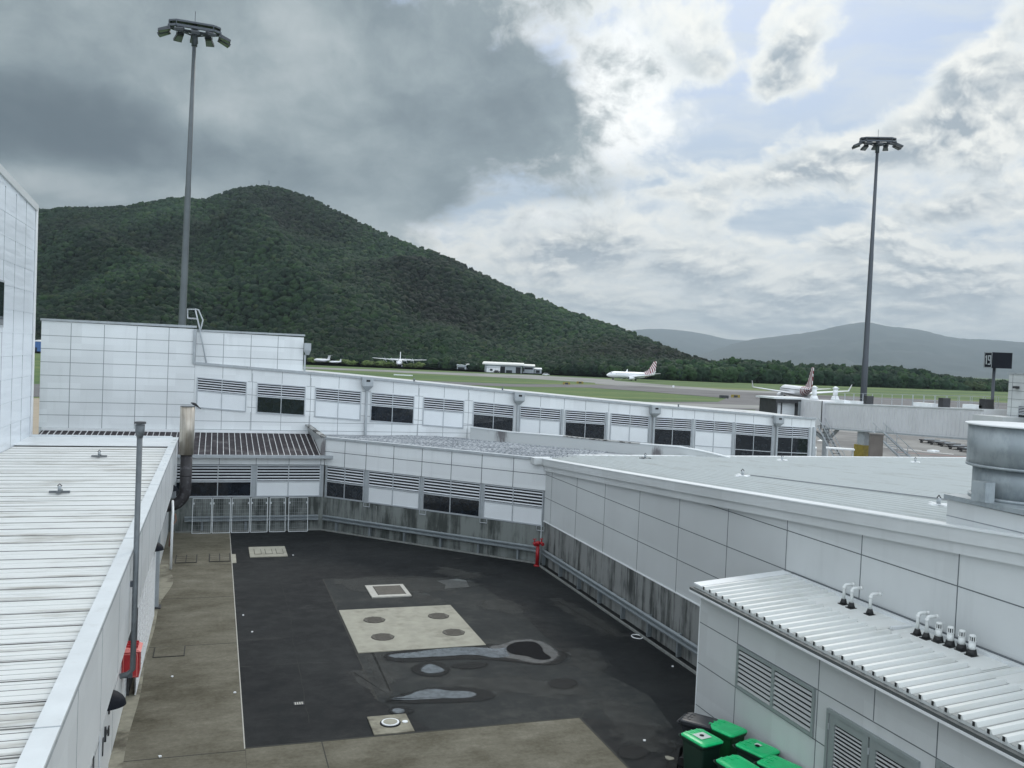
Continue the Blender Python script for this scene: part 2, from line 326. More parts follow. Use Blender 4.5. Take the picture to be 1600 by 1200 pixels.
# ------------------------------------------------------------------ mesh helpers
COL = S.collection
class MB:
    def __init__(s): s.v = []; s.f = []; s.m = []; s.mats = []; s.sm = []
    def mi(s, m):
        m = M[m] if isinstance(m, str) else m
        if m not in s.mats: s.mats.append(m)
        return s.mats.index(m)
    def poly(s, pts, m, smooth=False):
        i = len(s.v); s.v += [tuple(p) for p in pts]; s.f.append(tuple(range(i, i+len(pts)))); s.m.append(s.mi(m)); s.sm.append(smooth)
    def hexa(s, c, m):
        """8 corners: bottom 0-3 ccw, top 4-7"""
        i = len(s.v); s.v += [tuple(p) for p in c]; k = s.mi(m)
        for f in ((0, 3, 2, 1), (4, 5, 6, 7), (0, 1, 5, 4), (1, 2, 6, 5), (2, 3, 7, 6), (3, 0, 4, 7)):
            s.f.append(tuple(i+q for q in f)); s.m.append(k); s.sm.append(False)
    def box(s, x0, x1, y0, y1, z0, z1, m):
        s.hexa([(x0, y0, z0), (x1, y0, z0), (x1, y1, z0), (x0, y1, z0), (x0, y0, z1), (x1, y0, z1), (x1, y1, z1), (x0, y1, z1)], m)
    def prism(s, pts, z0, z1, m, side=None):
        n = len(pts); i = len(s.v); s.v += [(p[0], p[1], z0) for p in pts]+[(p[0], p[1], z1) for p in pts]
        s.f.append(tuple(i+n+q for q in range(n))); s.m.append(s.mi(m)); s.sm.append(False)
        s.f.append(tuple(i+q for q in reversed(range(n)))); s.m.append(s.mi(m)); s.sm.append(False)
        for q in range(n):
            r = (q+1) % n; s.f.append((i+q, i+r, i+n+r, i+n+q)); s.m.append(s.mi(side or m)); s.sm.append(False)
    def tube(s, path, r, m, n=12, cap=True, radii=None):
        path = [Vector(p) for p in path]; k = s.mi(m); base = len(s.v); up = None
        for j, p in enumerate(path):
            t = (path[min(j+1, len(path)-1)]-path[max(j-1, 0)]).normalized()
            if up is None: up = t.orthogonal().normalized()
            up = (up-t*up.dot(t)).normalized(); w = t.cross(up); rr = radii[j] if radii else r
            for q in range(n):
                a = 2*math.pi*q/n; s.v.append(tuple(p+up*(rr*math.cos(a))+w*(rr*math.sin(a))))
        for j in range(len(path)-1):
            for q in range(n):
                a = base+j*n+q; b = base+j*n+(q+1) % n; s.f.append((a, b, b+n, a+n)); s.m.append(k); s.sm.append(n > 6)
        if cap:
            s.f.append(tuple(base+q for q in reversed(range(n)))); s.m.append(k); s.sm.append(False)
            s.f.append(tuple(base+(len(path)-1)*n+q for q in range(n))); s.m.append(k); s.sm.append(False)
    def bar(s, a, b, w, m): s.tube([a, b], w/math.sqrt(2), m, 4)
    def cyl(s, x, y, z0, z1, r, m, n=20, r2=None): s.tube([(x, y, z0), (x, y, z1)], r, m, n, radii=[r, r if r2 is None else r2])
    def grid(s, rows, m, smooth=True):
        k = s.mi(m); base = len(s.v); nc = len(rows[0])
        for r in rows: s.v += [tuple(p) for p in r]
        for j in range(len(rows)-1):
            for q in range(nc-1):
                a = base+j*nc+q; s.f.append((a, a+1, a+nc+1, a+nc)); s.m.append(k); s.sm.append(smooth)
    def build(s, name, parent=None, loc=None, **tags):
        me = bpy.data.meshes.new(name)
        off = Vector(loc) if loc else Vector((0, 0, 0))
        me.from_pydata([tuple(Vector(v)-off) for v in s.v], [], s.f)
        for m_ in s.mats: me.materials.append(m_)
        me.polygons.foreach_set('material_index', s.m); me.polygons.foreach_set('use_smooth', s.sm); me.update()
        o = bpy.data.objects.new(name, me); COL.objects.link(o)
        if loc: o.location = off
        if parent: o.parent = parent; o.matrix_parent_inverse = Matrix.Translation(parent.location).inverted() if parent.location.length else Matrix()
        for a, b in tags.items(): o[a] = b
        return o
def thing(name, label, cat, loc=(0, 0, 0), group=None):
    o = bpy.data.objects.new(name, None); COL.objects.link(o); o.location = loc; o.empty_display_size = .3
    o['label'] = label; o['category'] = cat
    if group: o['group'] = group
    return o
def tag(o, label, cat, group=None):
    o['label'] = label; o['category'] = cat
    if group: o['group'] = group
    return o
def copytree(o, delta, label=None):
    def rec(a, par):
        c = a.copy(); COL.objects.link(c)
        if par: c.parent = par
        for ch in list(a.children): rec(ch, c)
        return c
    r = rec(o, None); r.location = o.location+Vector(delta)
    if label: r['label'] = label
    return r
class Frame:
    """facade frame: s along the wall, d outwards, z up; zf = height offset along s"""
    def __init__(s, O, u, n, zf=None): s.O = Vector(O); s.u = Vector(u).normalized(); s.n = Vector(n).normalized(); s.zf = zf or (lambda q: 0.)
    def p(s, a, d, z): return s.O+s.u*a+s.n*d+Vector((0, 0, z+s.zf(a)))
    def box(s, mb, a0, a1, d0, d1, z0, z1, m):
        c = [s.p(a0, d1, z0), s.p(a1, d1, z0), s.p(a1, d0, z0), s.p(a0, d0, z0), s.p(a0, d1, z1), s.p(a1, d1, z1), s.p(a1, d0, z1), s.p(a0, d0, z1)]
        mb.hexa(c, m)
def joints(fr, mb, ss, zs, a0, a1, z0, z1, w=.022, m='joint', d=.004):
    for q in ss: fr.box(mb, q-w/2, q+w/2, 0, d, z0, z1, m)
    for q in zs: fr.box(mb, a0, a1, 0, d-.001, q-w/2, q+w/2, m)
def window(par, fr, a0, a1, zt, zm, zb, kind, blades=5, mid=None, transom=None, proud=.05, fw=.05, sillw=.06, bladem='blade'):
    mid = (a0+a1)/2 if mid is None else mid
    f = MB()
    fr.box(f, a0, a1, 0, proud, zt-fw, zt, 'frame'); fr.box(f, a0, a1, 0, proud+.01, zb, zb+sillw, 'frame')
    fr.box(f, a0, a0+fw, 0, proud-.003, zb+sillw, zt-fw, 'frame'); fr.box(f, a1-fw, a1, 0, proud-.003, zb+sillw, zt-fw, 'frame')
    fr.box(f, mid-.02, mid+.02, 0, proud-.006, zb+sillw, zt-fw, 'frame')
    fr.box(f, a0+fw, a1-fw, .01, proud-.008, zm-.03, zm+.03, 'frame')
    if transom: fr.box(f, a0+fw, a1-fw, .01, proud-.008, transom-.025, transom+.025, 'frame')
    wo = f.build('window', par)
    l = MB(); z0, z1 = zm+.03, zt-fw; h = (z1-z0)/blades
    fr.box(l, a0+fw, a1-fw, .002, .006, z0, z1, 'dark')
    for b in range(blades):
        zz0 = z0+h*b+h*.22
        for (q0, q1) in ((a0+fw, mid-.02), (mid+.02, a1-fw)):
            t = h*.30
            l.hexa([fr.p(q0, proud-.012, zz0), fr.p(q1, proud-.012, zz0), fr.p(q1, proud-.018, zz0+.006), fr.p(q0, proud-.018, zz0+.006),
                    fr.p(q0, .012, zz0+t), fr.p(q1, .012, zz0+t), fr.p(q1, .008, zz0+t+.006), fr.p(q0, .008, zz0+t+.006)], bladem)
    l.build('louvre', wo)
    p = MB()
    mt = {'g': 'glass', 'p': 'infill', 'G': 'glass2'}[kind]; dd = .018 if kind == 'p' else .008
    zs = [(zb+sillw, zm-.03)] if not transom else [(zb+sillw, transom-.025), (transom+.025, zm-.03)]
    for z0_, z1_ in zs:
        for (q0, q1) in ((a0+fw, mid-.02), (mid+.02, a1-fw)): fr.box(p, q0, q1, .001, dd, z0_, z1_, mt)
    p.build('pane' if kind != 'p' else 'infill_panel', wo)
    return wo
exec_parts = []
# =================================================================== GROUND
ZA = -2.5
def sheet(name, pts, z, m, **tags):
    mb = MB(); mb.poly([(p[0], p[1], z) for p in pts], m); return mb.build(name, **tags)
mb = MB()
xs = [-10900, -3000, -800, -200, 200, 800, 3000, 19400]
rows = [[(x, y, ZA) for x in xs] for y in (-290, 0, 300, 800, 3000, 18400)]
mb.grid(rows, 'grass', False); mb.build('grass_field', kind='structure')
# yard platform
mb = MB(); mb.box(-30, 13.9, -6, 45.2, ZA+.01, 0, 'asphalt'); mb.build('asphalt_yard', kind='structure')
mb = MB(); mb.box(13.9, 46, -6, 45.2, ZA+.012, -.02, 'apron'); mb.build('building_plinth_ground', kind='structure')
def pxpoly(pts, z): return [gz(x, y, z) for x, y in pts]
sheet('taxiway', pxpoly([(440, 571.5), (600, 578), (700, 582), (830, 586), (960, 593), (960, 600), (830, 592), (700, 585.5), (600, 581), (440, 574.5)], ZA+.05), ZA+.05, 'taxilight', kind='structure')
sheet('taxiway_loop', pxpoly([(500, 586), (650, 594.5), (800, 600), (925, 601), (1000, 603.5), (1000, 607), (925, 605.5), (800, 604), (650, 598.5), (500, 590)], ZA+.06), ZA+.06, 'taxi', kind='structure')
sheet('taxiway_concrete', pxpoly([(930, 592), (975, 596), (1060, 603), (1130, 608), (1250, 613), (1250, 616), (1130, 611), (1060, 608), (930, 600)], ZA+.07), ZA+.07, 'taxilight', kind='structure')
sheet('runway_asphalt', pxpoly([(925, 601), (1000, 603), (1060, 607), (1130, 611), (1250, 616), (1400, 622), (1750, 637), (1750, 660), (1180, 652), (1180, 640), (1000, 640), (1000, 628), (1122, 628), (1135, 622), (1000, 611), (925, 606)], ZA+.08), ZA+.08, 'taxi', kind='structure')
sheet('apron_strip', pxpoly([(900, 624), (1000, 628), (1210, 634), (1300, 637), (1300, 642), (1210, 639), (1000, 633), (900, 629)], ZA+.09), ZA+.09, 'taxilight', kind='structure')
sheet('apron', [gz(1000, 648, ZA), gz(1750, 652, ZA), (150, 40, 0), (40, 40, 0), (30, 60, 0)], ZA+.10, 'apron', kind='structure')
sheet('sandy_track', pxpoly([(-60, 622), (66, 622), (120, 690), (-60, 720)], ZA+.05), ZA+.05, 'sand', kind='structure')
sheet('perimeter_road', pxpoly([(-60, 600), (70, 600), (70, 620), (-60, 620)], ZA+.04), ZA+.04, 'taxi', kind='structure')
for nm, (a, b, w), mt in (('painted_stop_line', ((1405, 703), (1490, 711), .35), 'paintline'), ('painted_lead_line', ((1375, 699), (1440, 705), .3), 'paintline'), ('painted_red_line', ((1395, 707), (1520, 716), .25), 'paintred'), ('painted_edge_line', ((1280, 690), (1300, 683), .4), 'paintline')):
    A, B = gz(*a, ZA), gz(*b, ZA); n = (B-A).normalized().cross(Vector((0, 0, 1)))*w
    sheet(nm, [A-n, B-n, B+n, A+n], ZA+.11, mt, kind='structure')
# yard surfaces
XL = -1.9
mb = MB(); mb.box(XL, .88, -5, 45.1, .0, .006, 'path')
for y in (38.1, 33.2, 27.95, 20.4, 14.2): mb.box(XL, .88, y-.012, y+.012, .006, .009, 'seam')
mb.box(.86, .885, 20.48, 45.1, .006, .014, 'slabwhite')
mb.build('concrete_path', kind='structure')
mb = MB(); mb.box(.885, 8.93, -5, 20.48, 0, .006, 'path'); mb.box(2.55, 2.575, 5, 20.48, .006, .009, 'seam')
mb.box(.885, 8.93, 20.48, 20.53, 0, .012, 'seam'); mb.box(8.93, 8.98, 5, 20.53, 0, .012, 'seam')
mb.build('concrete_apron_slab', kind='structure')
mb = MB()
L_, R_ = [], []
for i in range(40):
    y = 8+i*.78; L_.append((XL+.002, y, .010)); R_.append((XL+.30+.30*math.exp(-((y-35.5)/2.2)**2)+.03*math.sin(y*1.1), y, .010))
mb.grid([L_, R_], 'pathlight', False); mb.build('gutter_strip', kind='structure')
mb = MB()
pp = [(4.22, 22.6), (5.2, 20.54), (8.9, 20.54), (11.0, 19.4), (11.4, 21.5), (10.3, 25.5), (10.5, 30), (9.9, 34.6), (4.22, 35.2)]
mb.poly([(x, y, .004) for x, y in pp], 'asphalt2')
for a, b in ((pp[8], pp[0]), (pp[7], pp[8])):
    a = Vector((*a, 0)); b = Vector((*b, 0)); n = (b-a).normalized().cross(Vector((0, 0, 1)))*.018
    mb.poly([(q.x, q.y, .007) for q in (a-n, b-n, b+n, a+n)], 'seam')
mb.build('asphalt_repair_patch', kind='structure')
mb = MB(); mb.box(4.27, 8.22, 26.3, 30.78, 0, .03, 'slab'); mb.box(4.24, 4.27, 26.27, 30.81, 0, .012, 'seam'); mb.box(8.22, 8.25, 26.27, 30.81, 0, .012, 'seam')
tag(mb.build('concrete_slab'), 'large pale concrete slab carrying four round brown covers', 'concrete slab')
def wob(x, y, rx, ry, n=40, a=.04, seed=0):
    r = random.Random(seed); ph = [r.random()*6.28 for _ in range(4)]
    return [(x+rx*math.cos(t)*(1+a*sum(math.sin((k+2)*t+ph[k]) for k in range(4))), y+ry*math.sin(t)*(1+a*sum(math.sin((k+2)*t+ph[k]) for k in range(4)))) for t in [2*math.pi*i/n for i in range(n)]]
lbl = ['round brown cover at the far left of the pale slab', 'round brown cover at the far right of the pale slab', 'round brown cover at the near left of the pale slab', 'round brown cover at the near right of the pale slab']
for i, (x, y) in enumerate(((5.27, 29.45), (7.48, 29.51), (5.23, 27.63), (7.54, 27.68))):
    mb = MB(); mb.prism([(x+.36*math.cos(t), y+.36*math.sin(t)) for t in [2*math.pi*k/28 for k in range(28)]], .03, .036, 'seam')
    for k in range(8):
        t = k*math.pi/4; mb.box(x+.34*math.cos(t)-.03, x+.34*math.cos(t)+.03, y+.34*math.sin(t)-.03, y+.34*math.sin(t)+.03, .03, .043, 'cover')
    mb.prism([(x+.34*math.cos(t), y+.34*math.sin(t)) for t in [2*math.pi*k/28 for k in range(28)]], .03, .046, 'cover')
    for k in range(-3, 4): mb.box(x-.24, x+.24, y+k*.075-.01, y+k*.075+.01, .046, .052, 'cover')
    tag(mb.build('manhole_cover', loc=(x, y, .03)), lbl[i], 'manhole cover', 'round covers in the pale slab')
mb = MB(); mb.box(5.64, 7.1, 32.15, 33.82, 0, .05, 'slabwhite')
po = mb.build('access_pit', loc=(6.4, 33, 0)); tag(po, 'rectangular pit with white concrete surround and dark lid', 'access pit')
mb = MB(); mb.box(5.93, 6.92, 32.42, 33.62, .05, .058, 'cover'); mb.box(5.90, 5.93, 32.39, 33.65, .05, .054, 'seam'); mb.box(6.92, 6.95, 32.39, 33.65, .05, .054, 'seam'); mb.build('lid', po)
mb = MB(); mb.prism([(8.56, 34.25), (9.45, 34.4), (9.72, 34.1), (9.58, 33.18), (8.58, 33.05), (8.75, 33.6)][::-1], 0, .012, 'covergrey'); tag(mb.build('metal_plate'), 'small grey steel plate on the asphalt right of the white framed pit', 'metal plate')
mb = MB(); mb.box(1.62, 3.18, 39.22, 41.2, 0, .03, 'slab')
po = mb.build('inspection_pad', loc=(2.4, 40.2, 0)); tag(po, 'pale square concrete pad with three lids near the leaning gates', 'inspection pad')
mb = MB()
for q in (1.82, 2.28, 2.74): mb.box(q, q+.3, 39.7, 40.7, .03, .034, 'seam'); mb.box(q+.02, q+.28, 39.72, 40.68, .034, .042, 'slab')
mb.build('lid', po)
for i, (x0, y0, l) in enumerate(((-1.35, 38.55, 'left grated pit cover on the brown path by the corner'), (-.03, 38.6, 'right grated pit cover on the brown path by the corner'))):
    mb = MB(); mb.box(x0, x0+.85, y0, y0+1.45, .006, .03, 'seam'); mb.box(x0+.04, x0+.40, y0+.05, y0+1.4, .03, .038, 'path'); mb.box(x0+.44, x0+.81, y0+.05, y0+1.4, .03, .038, 'path')
    for k in range(1, 4): mb.box(x0+.04, x0+.81, y0+k*.36, y0+k*.36+.02, .038, .042, 'seam')
    tag(mb.build('pit_cover', loc=(x0+.4, y0+.7, 0)), l, 'pit cover', 'grated covers on the path')
mb = MB(); mb.box(.88, 1.05, 38.3, 39.9, 0, .02, 'slab'); mb.build('path_edge_apron', kind='structure')
mb = MB(); mb.box(-1.46, -.6, 27.02, 27.92, .006, .02, 'seam'); mb.box(-1.43, -.63, 27.05, 27.89, .02, .026, 'path'); tag(mb.build('hatch_cover', loc=(-1, 27.5, 0)), 'flush rectangular lid in the brown path beside the red cabinet', 'access lid')
mb = MB(); mb.box(3.78, 4.74, 20.54, 21.6, 0, .03, 'pathlight'); po = mb.build('valve_pad', loc=(4.28, 21, 0)); tag(po, 'small square concrete pad with round white rimmed lid', 'valve pad')
mb = MB(); mb.cyl(4.26, 21.1, .03, .05, .25, 'black'); mb.cyl(4.26, 21.1, .05, .07, .215, 'white'); mb.cyl(4.26, 21.1, .07, .076, .17, 'slab'); mb.cyl(4.62, 21.1, .03, .05, .07, 'white', 12); mb.build('lid', po)
mb = MB(); mb.box(2.12, 2.38, 22.72, 22.92, 0, .02, 'equip')
for q in range(4): mb.box(2.15+q*.055, 2.18+q*.055, 22.74, 22.90, .02, .024, 'slabwhite')
tag(mb.build('valve_cover', loc=(2.25, 22.8, 0)), 'tiny marked valve cover alone on the dark asphalt', 'valve cover')
mb = MB(); mb.tube([(13.35+.17*math.cos(t), 26.2+.22*math.sin(t), .02) for t in [2*math.pi*k/16 for k in range(17)]], .018, 'white', 6, cap=False)
tag(mb.build('white_hoop', loc=(13.35, 26.2, 0)), 'thin white ring lying beside the guard rail', 'ring')
# puddles (outline points measured on the photo)
def soft_mat(name, col, rough, spec, noise_s=2.5, amt=.6, amax=1.):
    Mt = bpy.data.materials.new(name); Mt.use_nodes = True; nt = Mt.node_tree; nt.nodes.clear(); g = NG(nt)
    b = g.new('ShaderNodeBsdfPrincipled'); o = g.new('ShaderNodeOutputMaterial'); nt.links.new(b.outputs[0], o.inputs[0])
    at = g.new('ShaderNodeAttribute'); at.attribute_name = 'wet'; pos = g.new('ShaderNodeNewGeometry').outputs['Position']
    n = g.noise(pos, noise_s, 6, .65); a_ = g.sep(at.outputs[1])[0]
    al = g.m('MULTIPLY', g.ss(g.add(a_, g.mul(g.sub(n, .5), amt)), .18, .82), amax)
    g.put(b.inputs['Alpha'], al); g.put(b.inputs['Base Color'], g.mix(g.ss(g.noise(pos, noise_s*2, 4, .6), .35, .65), (*[c*.8 for c in col], 1), (*[c*1.25 for c in col], 1)))
    b.inputs['Roughness'].default_value = rough; b.inputs['Specular IOR Level'].default_value = spec; return Mt
SM = {'water': soft_mat('puddle_water', (.10, .11, .12), .06, 1., 2.6, .75), 'deep': soft_mat('deep_puddle_water', (.003, .004, .006), .6, .03, 3., .3), 'damp': soft_mat('damp_asphalt', (.010, .012, .013), .65, .12, 2.5, .6, .85),
      'dust': soft_mat('dried_silt', (.065, .070, .072), .6, .3, 3., .5, .9), 'silt': soft_mat('faint_silt', (.075, .077, .073), .8, .15, 1.3, 2.2, .42), 'rust': soft_mat('rust_stain', (.13, .075, .035), .85, .15, 1.6, 1.0, .6)}
ZI = [0]
def soft(pts, m_, width=.25, label=None, name='damp_mark'):
    P_ = [gz(x, y, 0) for x, y in pts]
    for _ in range(3):
        Q_ = []
        for i in range(len(P_)): a, b = P_[i], P_[(i+1) % len(P_)]; Q_ += [a*.75+b*.25, a*.25+b*.75]
        P_ = Q_
    n = len(P_); ar = sum(P_[i].x*P_[(i+1) % n].y-P_[(i+1) % n].x*P_[i].y for i in range(n)); sg_ = 1 if ar > 0 else -1
    c = sum(P_, Vector())/n; ZI[0] += 1; z = .0095+ZI[0]*.0006
    outer, inner = [], []
    for i in range(n):
        t_ = (P_[(i+1) % n]-P_[i-1]).normalized(); no = Vector((t_.y, -t_.x, 0))*sg_; outer.append(P_[i]+no*width); inner.append(P_[i]-no*(.07 if label else min(width, .12)))
    V = [(p.x, p.y, z) for p in outer+P_+inner]+[(c.x, c.y, z)]; F = []
    for i in range(n): j = (i+1) % n; F += [(i, j, n+j, n+i), (n+i, n+j, 2*n+j, 2*n+i)]
    F.append(tuple(range(2*n, 3*n))); V = V[:3*n]
    me = bpy.data.meshes.new(name); me.from_pydata(V, [], F); me.materials.append(SM[m_]); at = me.color_attributes.new('wet', 'FLOAT_COLOR', 'POINT')
    for i in range(3*n): q = 0. if i < n else (.55 if i < 2*n else 1.); at.data[i].color = (q, q, q, 1)
    o = bpy.data.objects.new(name, me); COL.objects.link(o)
    if label: o['kind'] = 'stuff'; o['label'] = label; o['category'] = 'puddle'
    else: o['kind'] = 'structure'
    return o
for pts, w in (([(560, 985), (590, 1000), (610, 1060), (620, 1085), (595, 1080), (570, 1030)], .5), ([(540, 1045), (590, 1060), (620, 1090), (570, 1080)], .4), ([(860, 935), (900, 945), (950, 975), (975, 1000), (930, 985), (880, 955)], .5), ([(640, 922), (700, 938), (690, 948), (640, 940)], .3),
               ([(690, 1060), (800, 1058), (930, 1075), (900, 1090), (760, 1080), (680, 1070)], .5), ([(930, 1095), (1000, 1110), (1040, 1160), (1020, 1185), (960, 1140)], .6), ([(880, 1010), (930, 1020), (960, 1050), (900, 1050)], .4), ([(690, 885), (760, 900), (740, 906), (680, 895)], .4), ([(780, 935), (830, 955), (800, 962), (740, 945)], .4), ([(520, 905), (640, 900), (760, 912), (700, 925), (560, 930)], .5)):
    soft(pts, 'silt', w, name='silt_mark')
cr = MB(); rc_ = random.Random(9)
def crack(a, b, w=.02, n=26):
    a, b = gz(*a), gz(*b); t_ = (b-a).normalized(); no = Vector((-t_.y, t_.x, 0)); p0 = a; q = 0.
    for i in range(1, n+1):
        q += (rc_.random()-.5)*.07; q *= .93; p1 = a.lerp(b, i/n)+no*q; ww = w*(.3+rc_.random()); cr.poly([(p.x, p.y, .0088) for p in (p0-no*ww, p1-no*ww, p1+no*ww, p0+no*ww)], 'seam'); p0 = p1
crack((566, 1046), (590, 1092), .035); crack((505, 905), (530, 955), .012); crack((600, 1100), (760, 1090), .008); crack((760, 1008), (880, 1090), .008); crack((960, 1090), (905, 1122), .012); crack((700, 880), (930, 1040), .006, 40); crack((430, 870), (480, 1130), .006, 40)
cr.build('asphalt_crack', kind='structure')
soft([(598, 1023), (640, 1015), (700, 1009), (790, 1006), (880, 1016), (890, 1030), (860, 1042), (800, 1034), (750, 1030), (700, 1031), (640, 1036), (605, 1034)], 'damp', .12)
soft([(700, 1041), (735, 1035), (765, 1036), (755, 1044), (722, 1047)], 'damp', .15)
soft([(592, 1098), (640, 1083), (680, 1073), (760, 1077), (775, 1087), (762, 1096), (690, 1099), (630, 1100)], 'damp', .12)
soft([(852, 1071), (868, 1060), (900, 1063), (902, 1072), (880, 1079)], 'damp', .12)
soft([(962, 1178), (975, 1166), (1000, 1166), (1015, 1177), (1000, 1187), (972, 1187)], 'damp', .10)
soft([(1040, 1195), (1060, 1165), (1075, 1170), (1075, 1210), (1050, 1215)], 'damp', .12)
soft([(603, 1112), (618, 1103), (640, 1106), (650, 1113), (625, 1120)], 'damp', .10)
soft([(636, 1046), (665, 1034), (690, 1035), (706, 1048), (688, 1058), (658, 1057)], 'damp', .10)
soft([(785, 1009), (803, 1000), (840, 1000), (860, 1010), (876, 1024), (860, 1036), (835, 1038), (808, 1031), (785, 1028), (765, 1022), (765, 1010)], 'dust', .10)
for pts, lb, m_ in [
    ([(605, 1024), (640, 1021), (700, 1013), (745, 1012), (775, 1015), (795, 1012), (790, 1020), (800, 1026), (770, 1030), (745, 1023), (700, 1026), (640, 1029), (612, 1029)], 'long bright puddle along the near edge of the pale slab', 'water'),
    ([(657, 1049), (662, 1041), (672, 1038), (685, 1042), (697, 1050), (680, 1053), (665, 1053)], 'small bright teardrop puddle left of centre in the yard', 'water'),
    ([(605, 1094), (635, 1089), (655, 1080), (680, 1077), (700, 1081), (735, 1081), (746, 1086), (736, 1092), (690, 1092), (640, 1095)], 'long bright puddle nearest the small square pad', 'water'),
    ([(612, 1111), (620, 1107), (633, 1110), (630, 1115), (617, 1116)], 'tiny puddle right behind the small square pad', 'water'),
    ([(790, 1013), (802, 1005), (820, 1003), (838, 1004), (848, 1014), (848, 1020), (862, 1028), (858, 1032), (838, 1032), (825, 1026), (805, 1024), (795, 1021)], 'large dark puddle at the middle right of the yard', 'deep')]:
    soft(pts, m_, .05, lb, 'puddle')
# litter specks
for i, (x, y, l) in enumerate(((380, 962, 'white scrap of litter nearest the far end of the path edge'), (394, 988, 'white scrap of litter a little nearer than the first on the asphalt'), (269, 1058, 'larger pale scrap of litter on the brown path'), (367, 1083, 'pale scrap of litter by the path edge'), (893, 909, 'bright scrap of litter below the guard rail near the hydrant'), (458, 868, 'pale crumb beside the pad with three lids'), (1051, 1042, 'pale scrap of litter on dark asphalt near the white corner'), (250, 1183, 'pale scrap of litter at the nearest part of the path'), (1007, 1158, 'white speck left of the bins'), (1046, 1186, 'round pale cap lying left of the front bin'))):
    p = gz(x, y, 0); r = .032 if i != 9 else .09; mb = MB(); mb.prism(wob(p.x, p.y, r, r*1.2, 9, .12, i), .007, .03, 'white' if i != 9 else 'slab'); tag(mb.build('litter', loc=(p.x, p.y, .01)), l, 'litter', 'litter on the yard')
# =================================================================== E + D BUILDINGS
YE = 45.15
E0 = Vector((5.28, 45.15, 0)); E1 = Vector((13.87, 36.60, 0))
# --- low annex with brown roof
an = thing('low_annex', 'low white annex with black stained ribbed roof at the yard end', 'building', (1, 46, 0))
frE = Frame((0, YE, 0), (1, 0, 0), (0, -1, 0))
mb = MB(); frE.box(mb, -7.8, 5.28, -4.8, -.0, 0, 1.6, 'concgreen'); mb.build('concrete_base', an)
mb = MB(); frE.box(mb, -7.8, 5.27, -4.8, -.06, 1.6, 3.19, 'trim'); frE.box(mb, -7.8, 5.27, -4.8, -.02, 3.19, 3.62, 'panel')
frw = Frame((0, YE+.02, 0), (1, 0, 0), (0, -1, 0)); joints(frw, mb, [-2.6, .29, 2.0, 3.56, 5.1], [3.2], -7.8, 5.27, 3.19, 3.6)
mb.build('wall', an)
frE2 = Frame((0, YE+.06, 0), (1, 0, 0), (0, -1, 0))
window(an, frE2, -1.67, 1.82, 3.17, 2.37, 1.62, 'g', 5, .25); window(an, frE2, 2.03, 5.12, 3.17, 2.37, 1.62, 'p', 5, 3.56)
window(an, frE2, -5.4, -1.9, 3.17, 2.37, 1.62, 'p', 5)
def ribs_y(mb, x0, x1, sp, za, ya, zb, yb, w, h, m):
    x = x0
    while x < x1:
        mb.hexa([(x, ya, za), (x+w, ya, za), (x+w, yb, zb), (x, yb, zb), (x+w*.2, ya, za+h), (x+w*.8, ya, za+h), (x+w*.8, yb, zb+h), (x+w*.2, yb, zb+h)], m); x += sp
mb = MB(); zr0, zr1 = 3.67, 4.30
mb.hexa([(-8.2, YE-.2, zr0-.08), (5.3, YE-.2, zr0-.08), (5.3, 49.98, zr1-.08), (-8.2, 49.98, zr1-.08), (-8.2, YE-.2, zr0), (5.3, YE-.2, zr0), (5.3, 49.98, zr1), (-8.2, 49.98, zr1)], 'roofbrown')
ribs_y(mb, -8.1, 5.2, .285, zr0, YE-.2, zr1, 49.95, .04, .045, 'roofribwhite'); mb.build('roof', an)
mb = MB(); mb.box(-7.8, 5.7, YE-.36, YE-.2, 3.56, 3.70, 'trim'); mb.build('gutter', an)
mb = MB(); mb.box(-8.2, 4.9, 49.80, 49.97, 4.30, 4.42, 'white'); mb.build('flashing', an)
# --- diagonal annex
dg = thing('diagonal_annex', 'white annex with mottled grey roof running diagonally to the hydrant', 'building', (10, 42, 0))
uD = (E1-E0).normalized(); nD = Vector((uD.y, -uD.x, 0))
if nD.y > 0: nD = -nD
frD = Frame(E0, uD, nD); LD = (E1-E0).length
mb = MB(); frD.box(mb, 0, LD, -.3, 0, 0, 1.58, 'concgreen')
for q in (3.2, 9.3): frD.box(mb, q, q+.05, 0, .02, 0, 1.5, 'kerb')
mb.build('concrete_base', dg)
mb = MB(); frD.box(mb, .02, LD, -.3, -.06, 1.58, 3.19, 'trim'); frD.box(mb, 0, LD, -.3, -.01, 3.19, 4.50, 'panel')
joints(Frame(E0-nD*.01, uD, nD), mb, [1.22, 2.5, 4.1, 5.7, 7.3, 8.9, 10.5], [3.88], 0, LD, 3.19, 4.5, .03)
mb.build('wall', dg)
frD2 = Frame(E0-nD*.06, uD, nD)
for a0, a1, k_, md in ((.12, 2.42, 'g', 1.25), (2.66, 5.62, 'p', 4.1), (5.80, 8.88, 'g', 7.3), (9.04, 12.02, 'p', 10.53)): window(dg, frD2, a0, a1, 3.17, 2.40, 1.60, k_, 5, md)
for q in (2.5, 5.7, 8.95, 11.8):
    mb = MB(); mb.tube([frD.p(q, .05, 1.6), frD.p(q, .05, 1.42), frD.p(q+.35, .05, 1.42), frD.p(q+.35, .05, 1.6)], .02, 'frame', 6); mb.build('cable_bracket', dg)
mb = MB(); n2_ = -nD
A_ = E0-nD*0.05; B_ = E1-nD*.05; ext = uD*2.2
c0 = E0+Vector((0, 0, 4.5)); c1 = E1+Vector((0, 0, 4.5))
bk0 = Vector((5.28, 49.98, 4.27)); bk1 = Vector((13.3, 49.98, 4.2)); bk2 = Vector((24.0, 39.2, 4.2)); 
mb.poly([c0+Vector((0, 0, .03)), c1+Vector((0, 0, .03)), Vector((16.9, 36.6, 4.4)), bk2, bk1, bk0], 'roofgrey')
